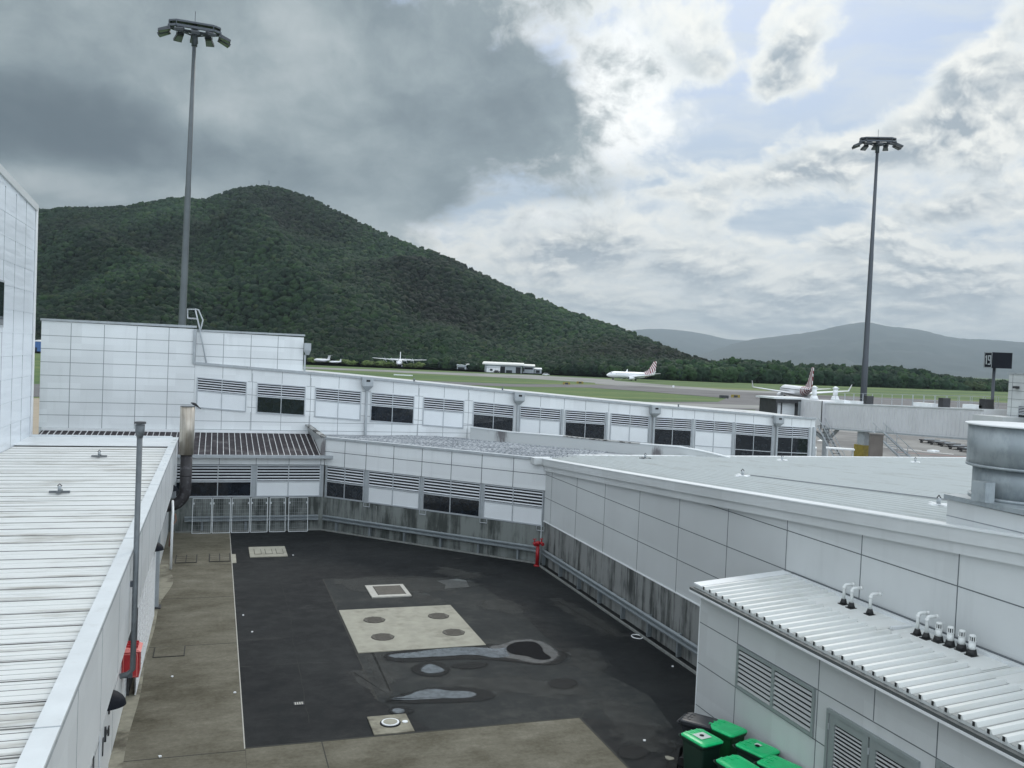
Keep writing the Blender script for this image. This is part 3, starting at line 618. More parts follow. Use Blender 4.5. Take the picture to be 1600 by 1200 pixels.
# ribs running back from the front edge
for i in range(60):
    a = i*.203+.1
    if a > 12.0: break
    s0 = E0+uD*a+Vector((0, 0, 4.53)); L0 = min(8.2, (49.9-s0.y)/(-nD).y); s1 = s0-nD*L0+Vector((0, 0, -.2-.1*L0/8))
    w = uD*.025
    h_ = Vector((0, 0, .05))
    mb.hexa([s0-w, s0+w, s1+w, s1-w, s0-w*.4+h_, s0+w*.4+h_, s1+w*.4+h_, s1-w*.4+h_], 'roofgrey')
mb.build('roof', dg)
mb = MB(); frD.box(mb, -.05, LD-.02, -.12, .06, 4.50, 4.60, 'trim'); frD.box(mb, -.05, LD-.02, -.10, .03, 4.60, 4.612, 'cap'); mb.build('capping', dg)
# side upstand between the two roofs
mb = MB()
mb.hexa([(5.10, 45.1, 3.5), (5.28, 45.1, 3.5), (5.28, 49.98, 3.9), (5.10, 49.98, 3.9), (5.10, 45.1, 4.58), (5.28, 45.1, 4.58), (4.95, 49.98, 4.72), (4.80, 49.98, 4.72)], 'parapet')
mb.hexa([(5.06, 45.05, 4.585), (5.32, 45.05, 4.585), (5.0, 49.98, 4.725), (4.74, 49.98, 4.725), (5.06, 45.05, 4.65), (5.32, 45.05, 4.65), (5.0, 49.98, 4.80), (4.74, 49.98, 4.80)], 'capstain')
mb.build('side_upstand', dg)
# rear parapet
rp = MB(); nrm_ = Vector((1, 1, 0)).normalized(); PP = (13.75, 48.8, 0)
tops = [(735, 668), (800, 676), (880, 682), (905, 685), (1000, 694), (1062, 699), (1090, 704), (1112, 709), (1140, 716)]
tp = [gp(x, y, PP, nrm_) for x, y in tops]
for a, b in zip(tp, tp[1:]):
    o_ = nrm_*.18
    rp.hexa([Vector((a.x, a.y, 3.9)), Vector((b.x, b.y, 3.9)), Vector((b.x, b.y, 3.9))+o_, Vector((a.x, a.y, 3.9))+o_, a, b, b+o_, a+o_], 'parapet')
    q = nrm_*.04; up_ = Vector((0, 0, .05))
    rp.hexa([a-q, b-q, b+o_+q, a+o_+q, a-q+up_, b-q+up_, b+o_+q+up_, a+o_+q+up_], 'capstain' if a.x > 17 and a.x < 20 else 'cap')
rp.build('rear_parapet', dg)
# =================================================================== TERMINAL BLOCK + CONCOURSE WING
YW = 50.0
tb = thing('terminal_block', 'tall windowless block clad in white panels behind the annex', 'building', (-4, 52, 0))
fw_ = Frame((0, YW, 0), (1, 0, 0), (0, -1, 0))
mb = MB(); x0, x1 = -8.35, -1.06
mb.hexa([(x0, YW, -2.5), (x1, YW, -2.5), (x1, 62, -2.5), (x0, 62, -2.5), (x0, YW, 9.78), (x1, YW, 9.72), (x1, 62, 9.72), (x0, 62, 9.78)], 'panel')
joints(fw_, mb, [gy(x, 560, YW).x for x in (110, 162, 213, 263)], [], x0, x1, 3, 9.72, .03, 'jointlight')
for i in range(10): fw_.box(mb, x0, x1, 0, .003, 9.06-i*.665-.014, 9.06-i*.665+.014, 'jointlight')
mb.build('wall', tb)
mb = MB(); mb.box(x0-.05, x1+.03, YW-.06, YW+.3, 9.785, 9.90, 'trim'); mb.build('capping', tb)
mb = MB(); mb.box(x1-.12, x1+.02, YW-.09, YW-.012, 7.9, 9.70, 'trim'); mb.build('corner_flashing', tb)
wb = thing('rear_block', 'lower white panelled block with roof ladder left of the forested hill', 'building', (2, 56, 0))
mb = MB(); xa, xb = -1.04, gy(474, 550, YW+.5).x; YB = YW+.5
mb.hexa([(xa, YB, -2.5), (xb, YB, -2.5), (xb, 62, -2.5), (xa, 62, -2.5), (xa, YB, 9.62), (xb, YB, 9.55), (xb, 62, 9.55), (xa, 62, 9.62)], 'panel')
fb = Frame((0, YB, 0), (1, 0, 0), (0, -1, 0)); joints(fb, mb, [gy(x, 550, YB).x for x in (349, 392, 434)], [7.65, 8.3, 8.95], xa, xb, 7, 9.55, .03, 'jointlight'); mb.build('wall', wb)
mb = MB(); mb.box(xa, xb+.06, YB-.06, YB+.2, 9.622, 9.72, 'trim'); mb.build('capping', wb)
mb = MB(); mb.box(xb+.03, xb+.38, YB-.3, YB+.05, 8.85, 9.25, 'trim'); mb.hexa([(xb+.12, YB-.2, 8.6), (xb+.3, YB-.2, 8.6), (xb+.3, YB, 8.6), (xb+.12, YB, 8.6), (xb+.03, YB-.3, 8.85), (xb+.38, YB-.3, 8.85), (xb+.38, YB+.05, 8.85), (xb+.03, YB+.05, 8.85)], 'trim'); mb.box(xb+.04, xb+.14, YB-.1, YB, 7.4, 8.6, 'trim'); mb.build('rainwater_head', wb)
# wing
wg = thing('concourse_wing', 'long white concourse wing with alternating louvred and dark windows', 'building', (18, 52, 0))
px = [(307, 589), (401, 598), (492, 605), (579, 613), (661, 620), (739, 627), (810, 634), (881, 640), (952, 645), (1019, 651), (1085, 655), (1148, 660), (1210, 665), (1265, 668)]
tpx = [(-1.05, 7.87), (7.89, 7.40), (16.8, 6.82), (25.8, 6.26), (34.6, 5.80), (38.6, 5.66)]
def interp(t, x):
    if x <= t[0][0]: return t[0][1]
    for (a, b), (c, d) in zip(t, t[1:]):
        if x <= c: return b+(d-b)*(x-a)/(c-a)
    return t[-1][1]
XE = gy(1272, 690, YW).x
wtop = lambda x: interp(tpx, x)
wts = [(gy(x, y, YW).x, gy(x, y, YW).z) for x, y in px]; wtz = lambda x: interp(wts, x)
mb = MB(); xsx = [-1.05]+[q[0] for q in tpx[1:-1]]+[XE]
for a, b in zip(xsx, xsx[1:]):
    mb.hexa([(a, YW, -2.5), (b, YW, -2.5), (b, YW+7, -2.5), (a, YW+7, -2.5), (a, YW, wtop(a)), (b, YW, wtop(b)), (b, YW+7, wtop(b)+.05), (a, YW+7, wtop(a)+.05)], 'panel')
fr0 = Frame((0, YW, 0), (1, 0, 0), (0, -1, 0)); frs = Frame((0, YW, 0), (1, 0, 0), (0, -1, 0), wtz)
edges = [(307, 385), (401, 477), (492, 564), (579, 647), (661, 725), (739, 803), (812, 876), (883, 946), (954, 1014), (1021, 1081), (1086, 1145), (1149, 1207), (1212, 1264)]
# panel joints
for i, (a, b) in enumerate(edges):
    xa_, xb_ = gy(a, 640, YW).x, gy(b, 640, YW).x; cx_ = (xa_+xb_)/2
    t0 = wtop(cx_)
    for q, zb_ in ((cx_, 0), (xb_+.22, None)):
        fr0.box(mb, q-.012, q+.012, 0, .004, wtz(q)+.05, wtop(q)-.02, 'jointlight')
        if i < 6: fr0.box(mb, q-.012, q+.012, 0, .004, 3.9, wtz(q)-1.6, 'jointlight')
    if i < 6 and i > 0:
        xp = gy(edges[i-1][1], 640, YW).x
        for dz_ in (.02, -.68, -1.35): frs.box(mb, xp+.02, xa_-.02, 0, .004, dz_-.012, dz_+.012, 'jointlight')
        fr0.box(mb, (xp+xa_)/2-.012, (xp+xa_)/2+.012, 0, .0035, 3.9, wtz(xa_)+.5, 'jointlight')
for z_ in (4.9, 4.45): fr0.box(mb, -1, 14.6 if z_ > 4.6 else 14.6, 0, .0045, z_-.012, z_+.012, 'jointlight')
mb.build('wall', wg)
fre = Frame((0, YW-.005, 0), (1, 0, 0), (0, -1, 0), wtz)
kinds = 'pgpgpgpgpgpGG'
for i, (a, b) in enumerate(edges):
    y_ = 620+i*4; xa_, xb_ = gy(a, y_, YW).x, gy(b, y_, YW).x
    if i < 6: window(wg, fre, xa_, xb_, 0, -.72, -1.62, kinds[i], 5)
    else: window(wg, fre, xa_, xb_, 0, -.72, -2.6, kinds[i], 5, transom=-1.72 if kinds[i] != 'p' else -1.65)
for i in range(6, 13):
    mb = MB(); q = gy(edges[i][1], 650, YW).x+.09; fr0.box(mb, q-.07, q+.07, 0, .07, 1, wtz(q)+.02, 'trim'); mb.build('pier', wg)
mb = MB(); mb.box(XE-.16, XE+.05, YW-.09, YW+.02, 0, wtop(XE)-.5, 'frame'); mb.build('pier', wg)
mb = MB()
for a, b in zip(xsx, xsx[1:]):
    for (y0, y1, dz0, dz1, m_) in ((YW-.10, YW+.02, .0, .13, 'trim'), (YW+.02, YW+7, .05, .09, 'parapet')):
        mb.hexa([(a, y0, wtop(a)+dz0), (b, y0, wtop(b)+dz0), (b, y1, wtop(b)+dz0), (a, y1, wtop(a)+dz0), (a, y0, wtop(a)+dz1), (b, y0, wtop(b)+dz1), (b, y1, wtop(b)+dz1), (a, y1, wtop(a)+dz1)], m_)
mb.build('roof', wg)
for (x, y) in ((573, 602), (809, 624), (1021, 642), (1213, 658)):
    p = gy(x, y, YW); mb = MB()
    t = wtop(p.x)+.12
    mb.box(p.x-.3, p.x+.3, YW-.42, YW-.102, t-.50, t, 'trim')
    mb.hexa([(p.x-.08, YW-.22, t-.75), (p.x+.08, YW-.22, t-.75), (p.x+.08, YW-.06, t-.75), (p.x-.08, YW-.06, t-.75), (p.x-.3, YW-.42, t-.5), (p.x+.3, YW-.42, t-.5), (p.x+.3, YW-.102, t-.5), (p.x-.3, YW-.102, t-.5)], 'trim')
    mb.box(p.x-.09, p.x+.12, YW-.43, YW-.42, t-.26, t-.15, 'dark')
    mb.box(p.x-.06, p.x+.06, YW-.2, YW-.075, 4.2 if p.x < 12 else (t-2.5 if p.x < 18 else 2), t-.75, 'trim')
    mb.build('rainwater_head', wg)
# small roof fittings on the wing edge
for i, (x, y, l) in enumerate(((647, 596, 'left of the wing'), (785, 611, 'at the middle of the wing'), (1060, 636, 'right of the wing'))):
    p = gy(x, y, YW+.3); mb = MB(); mb.cyl(p.x, p.y, wtop(p.x)+.09, wtop(p.x)+.3, .05, 'pipe', 8); mb.box(p.x-.12, p.x+.12, p.y-.05, p.y+.05, wtop(p.x)+.08, wtop(p.x)+.13, 'trim')
    tag(mb.build('roof_fitting', loc=(p.x, p.y, wtop(p.x))), 'small grey fitting standing on the concourse roof edge, '+l, 'roof fitting', 'fittings on the concourse roof')
# roof ladder rail
lad = MB(); zl = wtop(-.5)
foot = [gy(323, 571, YW-.1), gy(312, 514, YW+.2)]
for dxx in (0., .45):
    a = gy(323, 571, YW+.0)+Vector((dxx*0, dxx, 0)); b = gy(312, 514, YW+.4)+Vector((0, dxx, 0)); c = gy(305, 483, YW+.4)+Vector((0, dxx, 0)); d = gy(293, 483, YW+.6)+Vector((0, dxx, 0)); e = gy(293, 497, YW+.6)+Vector((0, dxx, 0)); f = gy(309, 498, YW+.5)+Vector((0, dxx, 0))
    lad.tube([a, b, c, d, e, f], .035, 'frame', 8)
    g2 = gy(310, 484, YW+.4)+Vector((0, dxx, 0)); h2 = gy(317, 500, YW+.4)+Vector((0, dxx, 0)); i2 = gy(314, 513, YW+.4)+Vector((0, dxx, 0)); lad.tube([c, g2, h2, i2, b], .035, 'frame', 8)
for t in (0., .2, .4, .6, .8): lad.tube([a.lerp(b, t)-Vector((0, .45, 0)), a.lerp(b, t)], .02, 'frame', 6)
tag(lad.build('roof_ladder'), 'grey tubular ladder with hooped handrail against the rear block', 'ladder')
# =================================================================== RIGHT BUILDING R
XR = 13.85
zR = lambda Y: 4.55+.0595*(36.9-Y)+.00022*(36.9-Y)**2 if Y < 36.9 else 4.55+.0595*(36.9-Y)
rb = thing('right_hall', 'large hall with pale ribbed metal roof and grey white panel wall', 'building', (25, 25, 0))
YS0, YS1 = 2.0, 36.62
mb = MB(); mb.box(XR, XR+.3, YS0, YS1, 0, 1.86, 'concrete')
for y in (34.2, 31.0, 27.2, 24.9): mb.box(XR-.006, XR, y, y+.02, 0, 1.84, 'kerb')
mb.build('concrete_base', rb)
mb = MB()
ys = [YS0+(YS1-YS0)*i/14 for i in range(15)]
for a, b in zip(ys, ys[1:]):
    mb.hexa([(XR+.01, a, 1.86), (XR+.3, a, 1.86), (XR+.3, b, 1.86), (XR+.01, b, 1.86), (XR+.01, a, zR(a)-.3), (XR+.3, a, zR(a)-.3), (XR+.3, b, zR(b)-.3), (XR+.01, b, zR(b)-.3)], 'panelgrey')
frR = Frame((XR+.01, 0, 0), (0, 1, 0), (-1, 0, 0))
for y in (35.85, 33.04, 30.32, 27.48, 24.73, 21.94, 19.2, 16.45, 13.7, 10.95, 8.2): frR.box(mb, y-.012, y+.012, 0, .004, 1.86, zR(y)-.5, 'joint')
for z_ in (2.89, 3.9): frR.box(mb, YS0, YS1, 0, .0035, z_-.012, z_+.012, 'joint')
frR.box(mb, YS0, 24.2, 0, .0035, 4.888, 4.912, 'joint')
frR.box(mb, YS0, YS1, 0, .03, 1.83, 1.87, 'white')
mb.build('wall', rb)
mb = MB()
for a, b in zip(ys, ys[1:]):
    for (d0, d1, t0, t1, m_) in ((-.02, .16, -.27, 0., 'panelgrey'), (-.02, .10, -.5, -.275, 'panelgrey'), (-.25, .18, 0.002, .03, 'cap')):
        mb.hexa([(XR-d1, a, zR(a)+t0), (XR-d0, a, zR(a)+t0), (XR-d0, b, zR(b)+t0), (XR-d1, b, zR(b)+t0), (XR-d1, a, zR(a)+t1), (XR-d0, a, zR(a)+t1), (XR-d0, b, zR(b)+t1), (XR-d1, b, zR(b)+t1)], m_)
mb.box(XR-.55, XR+.25, YS1+.0, YS1+.5, 4.34, 4.60, 'panelgrey'); mb.box(XR-.57, XR+.27, YS1-.01, YS1+.52, 4.60, 4.62, 'cap')
mb.build('fascia', rb)
mb = MB(); YF = 39.9; XRR = 44.
yy = [YS0]+[YS0+(YF-YS0)*i/16 for i in range(1, 17)]
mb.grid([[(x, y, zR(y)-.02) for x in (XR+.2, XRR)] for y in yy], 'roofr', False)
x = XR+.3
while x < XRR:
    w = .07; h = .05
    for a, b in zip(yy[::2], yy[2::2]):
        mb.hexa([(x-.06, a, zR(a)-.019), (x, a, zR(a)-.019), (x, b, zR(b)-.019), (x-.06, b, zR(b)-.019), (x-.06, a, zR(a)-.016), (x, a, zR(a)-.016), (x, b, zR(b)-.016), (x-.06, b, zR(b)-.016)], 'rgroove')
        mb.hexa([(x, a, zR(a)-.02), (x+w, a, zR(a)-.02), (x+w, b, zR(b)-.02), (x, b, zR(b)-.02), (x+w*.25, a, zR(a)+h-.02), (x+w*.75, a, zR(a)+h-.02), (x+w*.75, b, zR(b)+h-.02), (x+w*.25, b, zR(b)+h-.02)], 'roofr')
    mb.poly([(x-.03, YS0, zR(YS0)-.012), (x, YS0, zR(YS0)-.012), (x, YF, zR(YF)-.012), (x-.03, YF, zR(YF)-.012)], 'roofgroove') if False else None
    x += .40
for xj in (18.1,): mb.hexa([(xj, YS0, zR(YS0)-.0), (xj+.012, YS0, zR(YS0)), (xj+.012, 28, zR(28)-.0), (xj, 28, zR(28)), (xj, YS0, zR(YS0)+.035), (xj+.012, YS0, zR(YS0)+.035), (xj+.012, 28, zR(28)+.035), (xj, 28, zR(28)+.035)], 'jointlight')
mb.box(XR+.5, XRR, YF-.35, YF-.02, zR(YF)-.06, zR(YF)+.045, 'cap')
mb.build('roof', rb)
mb = MB(); mb.box(XR+.3, XRR, YF-.3, YF-.05, -2.5, zR(YF)-.08, 'panelgrey'); mb.box(XRR-.3, XRR-.02, YS0, YF-.3, -2.5, 4.2, 'panelgrey'); mb.build('rear_wall', rb)
# guard rails
def guard(name, fr, a0, a1, label, off=.16):
    t = thing(name, label, 'guard rail', tuple(fr.p((a0+a1)/2, 0, 0)), 'guard rails round the yard')
    mb = MB(); prof = [(0, .46), (.06, .49), (.06, .535), (.0, .57), (.0, .62), (.06, .655), (.06, .70), (0, .74)]
    r1 = [fr.p(a0, off+d, z) for d, z in prof]; r2 = [fr.p(a1, off+d, z) for d, z in prof]
    mb.grid([r1, r2], 'rail', False); r1 = [fr.p(a0, off+d-.01, z) for d, z in prof]; r2 = [fr.p(a1, off+d-.01, z) for d, z in prof]; mb.grid([r2, r1], 'rail', False)
    mb.build('beam', t)
    a = a0+.8
    while a < a1:
        mb = MB(); fr.box(mb, a-.05, a+.05, .01, off-.012, 0, .72, 'rail'); mb.build('post', t); a += 2.0
    return t
guard('guard_rail', frE, -1.2, 5.05, 'grey guard rail behind the leaning white gates')
guard('guard_rail', frD, .15, LD-.15, 'grey guard rail along the diagonal concrete wall')
guard('guard_rail', Frame((XR, 0, 0), (0, 1, 0), (-1, 0, 0)), 19.4, 36.5, 'grey guard rail below the right hall from hydrant to white corner')
mb = MB()
for fr, a0, a1 in ((frE, -1.6, 5.2), (frD, .05, LD-.05), (Frame((XR, 0, 0), (0, 1, 0), (-1, 0, 0)), 19.3, 36.5)):
    fr.box(mb, a0, a1, .30, .36, 0, .07, 'kerb')
tag(mb.build('kerb_edging', kind='structure'), 'kerb', 'kerb') if False else mb.build('kerb', kind='structure')
# hydrant
hp = gz(851, 882, 0); hx, hy = hp.x-.45, hp.y-.25
hy_o = thing('fire_hydrant', 'red pillar hydrant with twin outlets in the yard corner', 'hydrant', (hx, hy, 0))
mb = MB(); mb.cyl(hx, hy, 0, .06, .14, 'red', 16); mb.cyl(hx, hy, .06, .92, .075, 'red', 16); mb.build('pillar', hy_o)
mb = MB(); mb.cyl(hx, hy, .92, 1.08, .085, 'red', 16); mb.tube([(hx-.17, hy, .99), (hx+.17, hy, .99)], .06, 'red', 10); mb.build('manifold', hy_o)
for s_ in (-1, 1):
    mb = MB(); mb.tube([(hx+s_*.16, hy, 1.0), (hx+s_*.17, hy-.16, .97)], .075, 'red', 12); mb.cyl(hx+s_*.16, hy, 1.05, 1.18, .03, 'red', 8); mb.tube([(hx+s_*.16-.08, hy, 1.18), (hx+s_*.16+.08, hy, 1.18)], .02, 'red', 6); mb.build('valve', hy_o)
mb = MB(); mb.tube([(hx+.18, hy+.14, 0), (hx+.18, hy+.14, 1.9)], .025, 'trim', 8); tag(mb.build('conduit'), 'thin grey conduit on the wall behind the hydrant', 'conduit')
# leaning gate panels
fx = [(300, 329.5), (331.5, 359), (361.5, 389), (391.5, 417), (421, 445), (450.5, 480)]
lbls = ['leftmost white framed gate panel leaning on the guard rail', 'second white framed gate panel from the left', 'third white framed gate panel from the left', 'fourth white framed gate panel from the left', 'fifth gate panel from the left, the narrowest', 'rightmost white framed gate panel leaning on the rail']
for i, (a, b) in enumerate(fx):
    p0, p1 = gy(a, 826, 44.6).x, gy(b, 826, 44.6).x; zt = 1.62
    t = thing('mesh_gate', lbls[i], 'gate panel', ((p0+p1)/2, 44.6, 0), 'gate panels leaning in a row')
    y0, y1 = 44.45, 44.85; mb = MB(); r = .020
    mb.tube([(p0, y0, .03), (p0, y1, zt)], r, 'fence', 6); mb.tube([(p1, y0, .03), (p1, y1, zt)], r, 'fence', 6)
    mb.tube([(p0, y0, .03), (p1, y0, .03)], r, 'fence', 6); mb.tube([(p0, y1, zt), (p1, y1, zt)], r, 'fence', 6)
    for q in (p0+.05, p1-.05): mb.box(q-.03, q+.03, y1-.06, y1-.02, zt-.28, zt-.2, 'fence')
    mb.build('frame', t)
    mb = MB(); n = int((p1-p0)/.09)
    for k_ in range(1, n): q = p0+(p1-p0)*k_/n; mb.tube([(q, y0, .03), (q, y1, zt)], .0035, 'trim', 3, cap=False)
    for k_ in range(1, 9): z = .03+(zt-.03)*k_/9; yq = y0+(y1-y0)*k_/9; mb.tube([(p0, yq, z), (p1, yq, z)], .0035, 'trim', 3, cap=False)
    mb.build('wire_mesh', t)
# =================================================================== SMALL BUILDING S
XS = 11.45; YC = 19.18; XE_ = 11.3
sb = thing('plant_room', 'small white plant room with trapezoid roof beside the green bins', 'building', (12.6, 12, 0))
mb = MB(); mb.box(XS, XR-.02, 2, YC, 0, 3.50, 'panelgrey')
frS = Frame((XS, 0, 0), (0, 1, 0), (-1, 0, 0))
for y in (17.48, 14.6, 13.04, 11.55, 9.9): frS.box(mb, y-.01, y+.01, 0, .004, 2.72 if y in (13.04,) else 0, 3.45, 'joint')
for z_ in (2.70, 1.70, .66):
    if z_ > 2: frS.box(mb, 2, YC, 0, .0035, z_-.01, z_+.01, 'joint')
    else:
        frS.box(mb, 14.25, YC, 0, .0035, z_-.01, z_+.01, 'joint'); frS.box(mb, 2, 11.4, 0, .0035, z_-.01, z_+.01, 'joint')
frS.box(mb, YC-.03, YC, 0, .012, 0, 3.5, 'white'); mb.build('wall', sb)
# louvre window
def bigl(y0, y1, z0, z1, nb, name, parent, fm='doorgrey', bm='bladegrey', fw=.07, mids=()):
    f = MB(); d = .045
    frS.box(f, y0, y1, 0, d, z1-fw, z1, fm); frS.box(f, y0, y1, 0, d, z0, z0+fw, fm); frS.box(f, y0, y0+fw, 0, d-.002, z0+fw, z1-fw, fm); frS.box(f, y1-fw, y1, 0, d-.002, z0+fw, z1-fw, fm)
    for mdd in mids: frS.box(f, mdd-.05, mdd+.05, 0, d-.004, z0+fw, z1-fw, fm)
    o = f.build(name, parent)
    l = MB(); h = (z1-z0-2*fw)/nb
    frS.box(l, y0+fw, y1-fw, .001, .005, z0+fw, z1-fw, 'dark')
    for b in range(nb):
        za = z0+fw+h*b
        l.hexa([frS.p(y0+fw, d-.006, za+h*.1), frS.p(y1-fw, d-.006, za+h*.1), frS.p(y1-fw, d-.012, za+h*.16), frS.p(y0+fw, d-.012, za+h*.16), frS.p(y0+fw, .012, za+h*.52), frS.p(y1-fw, .012, za+h*.52), frS.p(y1-fw, .006, za+h*.56), frS.p(y0+fw, .006, za+h*.56)], bm)
    l.build('louvre', o); return o
bigl(14.66, 17.44, 1.73, 2.69, 8, 'louvre_window', sb, mids=(16.05,))
def leaf(y0, y1, z0, z1):
    f = MB(); d = .05; w = .16
    frS.box(f, y0, y1, 0, d, z1-w, z1, 'doorgrey'); frS.box(f, y0, y1, 0, d, z0, z0+.25, 'doorgrey'); frS.box(f, y0, y0+w, 0, d-.002, z0+.25, z1-w, 'doorgrey'); frS.box(f, y1-w, y1, 0, d-.002, z0+.25, z1-w, 'doorgrey')
    for q in (.25, 1.2, 2.1): frS.box(f, y1-.012, y1+.02, d, d+.02, z0+q-.06, z0+q+.06, 'frame')
    o = f.build('door', sb); l = MB(); n = 26; h = (z1-w-z0-.25)/n
    frS.box(l, y0+w, y1-w, .001, .005, z0+.25, z1-w, 'dark')
    for b in range(n):
        za = z0+.25+h*b
        l.hexa([frS.p(y0+w, d-.008, za+h*.1), frS.p(y1-w, d-.008, za+h*.1), frS.p(y1-w, d-.012, za+h*.15), frS.p(y0+w, d-.012, za+h*.15), frS.p(y0+w, .028, za+h*.42), frS.p(y1-w, .028, za+h*.42), frS.p(y1-w, .024, za+h*.46), frS.p(y0+w, .024, za+h*.46)], 'bladegrey')
    l.build('louvre', o)
leaf(13.09, 14.17, .06, 2.42); leaf(11.95, 13.05, .06, 2.42)
mb = MB(); frS.box(mb, 11.88, 14.24, .0, .07, 2.42, 2.49, 'doorgrey'); frS.box(mb, 14.18, 14.24, 0, .07, 0, 2.42, 'doorgrey'); frS.box(mb, 11.88, 11.94, 0, .07, 0, 2.42, 'doorgrey'); mb.build('door_frame', sb)
f = MB(); frS.box(f, 9.8, 11.5, 0, .05, 2.62, 2.70, 'doorgrey'); frS.box(f, 9.8, 11.5, 0, .05, 1.6, 1.68, 'doorgrey'); frS.box(f, 11.42, 11.5, 0, .048, 1.68, 2.62, 'doorgrey'); o = f.build('window', sb); f = MB(); frS.box(f, 9.8, 11.42, .002, .01, 1.68, 2.62, 'cover'); f.build('pane', o)
zS = lambda x: 3.61+(x-XE_)*.0824
mb = MB(); yN, yFr = 2, YC-.02
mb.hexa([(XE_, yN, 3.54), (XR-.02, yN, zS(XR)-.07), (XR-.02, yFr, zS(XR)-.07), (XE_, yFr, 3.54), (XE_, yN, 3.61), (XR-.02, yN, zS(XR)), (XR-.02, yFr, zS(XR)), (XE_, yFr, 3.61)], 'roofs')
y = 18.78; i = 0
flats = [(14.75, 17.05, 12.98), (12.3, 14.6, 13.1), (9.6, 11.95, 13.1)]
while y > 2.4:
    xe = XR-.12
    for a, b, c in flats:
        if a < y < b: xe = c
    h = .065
    mb.hexa([(XE_-.01, y+.08, zS(XE_)+.001), (xe, y+.08, zS(xe)+.001), (xe, y+.185, zS(xe)+.001), (XE_-.01, y+.185, zS(XE_)+.001), (XE_-.01, y+.08, zS(XE_)+.004), (xe, y+.08, zS(xe)+.004), (xe, y+.185, zS(xe)+.004), (XE_-.01, y+.185, zS(XE_)+.004)], 'panshade')
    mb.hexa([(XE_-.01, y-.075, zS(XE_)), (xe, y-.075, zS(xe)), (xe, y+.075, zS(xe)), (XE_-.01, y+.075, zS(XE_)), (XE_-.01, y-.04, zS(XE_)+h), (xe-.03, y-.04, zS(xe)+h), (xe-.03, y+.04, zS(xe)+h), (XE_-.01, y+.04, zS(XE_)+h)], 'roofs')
    mb.box(XE_-.022, XE_-.011, y-.02, y+.02, 3.60, 3.67, 'rubber')
    y -= .279
mb.box(XE_-.02, XR-.03, YC-.34, YC+.06, 3.5, 3.53, 'cap')
mb.hexa([(XE_-.03, YC-.30, 3.625), (XR-.03, YC-.30, zS(XR)+.015), (XR-.03, YC+.05, zS(XR)+.015), (XE_-.03, YC+.05, 3.625), (XE_-.03, YC-.30, 3.665), (XR-.03, YC-.30, zS(XR)+.06), (XR-.03, YC+.05, zS(XR)+.06), (XE_-.03, YC+.05, 3.665)], 'cap')
mb.build('roof', sb)
mb = MB()
for a, b, c in flats: mb.hexa([(c-.05, a, zS(c-.05)+.004), (XR-.1, a, zS(XR-.1)+.004), (XR-.1, b, zS(XR-.1)+.004), (c-.05, b, zS(c-.05)+.004), (c-.05, a, zS(c)+.022), (XR-.1, a, zS(XR-.1)+.02), (XR-.1, b, zS(XR-.1)+.02), (c-.05, b, zS(c)+.022)], 'roofs')
mb.box(XR-.14, XR-.03, 2.2, 18.8, zS(XR)-.02, zS(XR)+.07, 'cap')
mb.box(XR-.028, XR+.0, 2.2, 18.9, zS(XR)+.07, zS(XR)+.10, 'joint')
mb.box(13.2, XR-.1, 14.63, 14.72, zS(13.4), zS(13.4)+.06, 'cap')
mb.build('roof_flashing', sb)
mb = MB(); mb.box(XE_-.14, XE_-.025, 2, YC+.05, 3.47, 3.56, 'gutterdark'); mb.box(XE_-.155, XE_-.14, 2, YC+.06, 3.455, 3.50, 'white'); mb.build('gutter', sb)
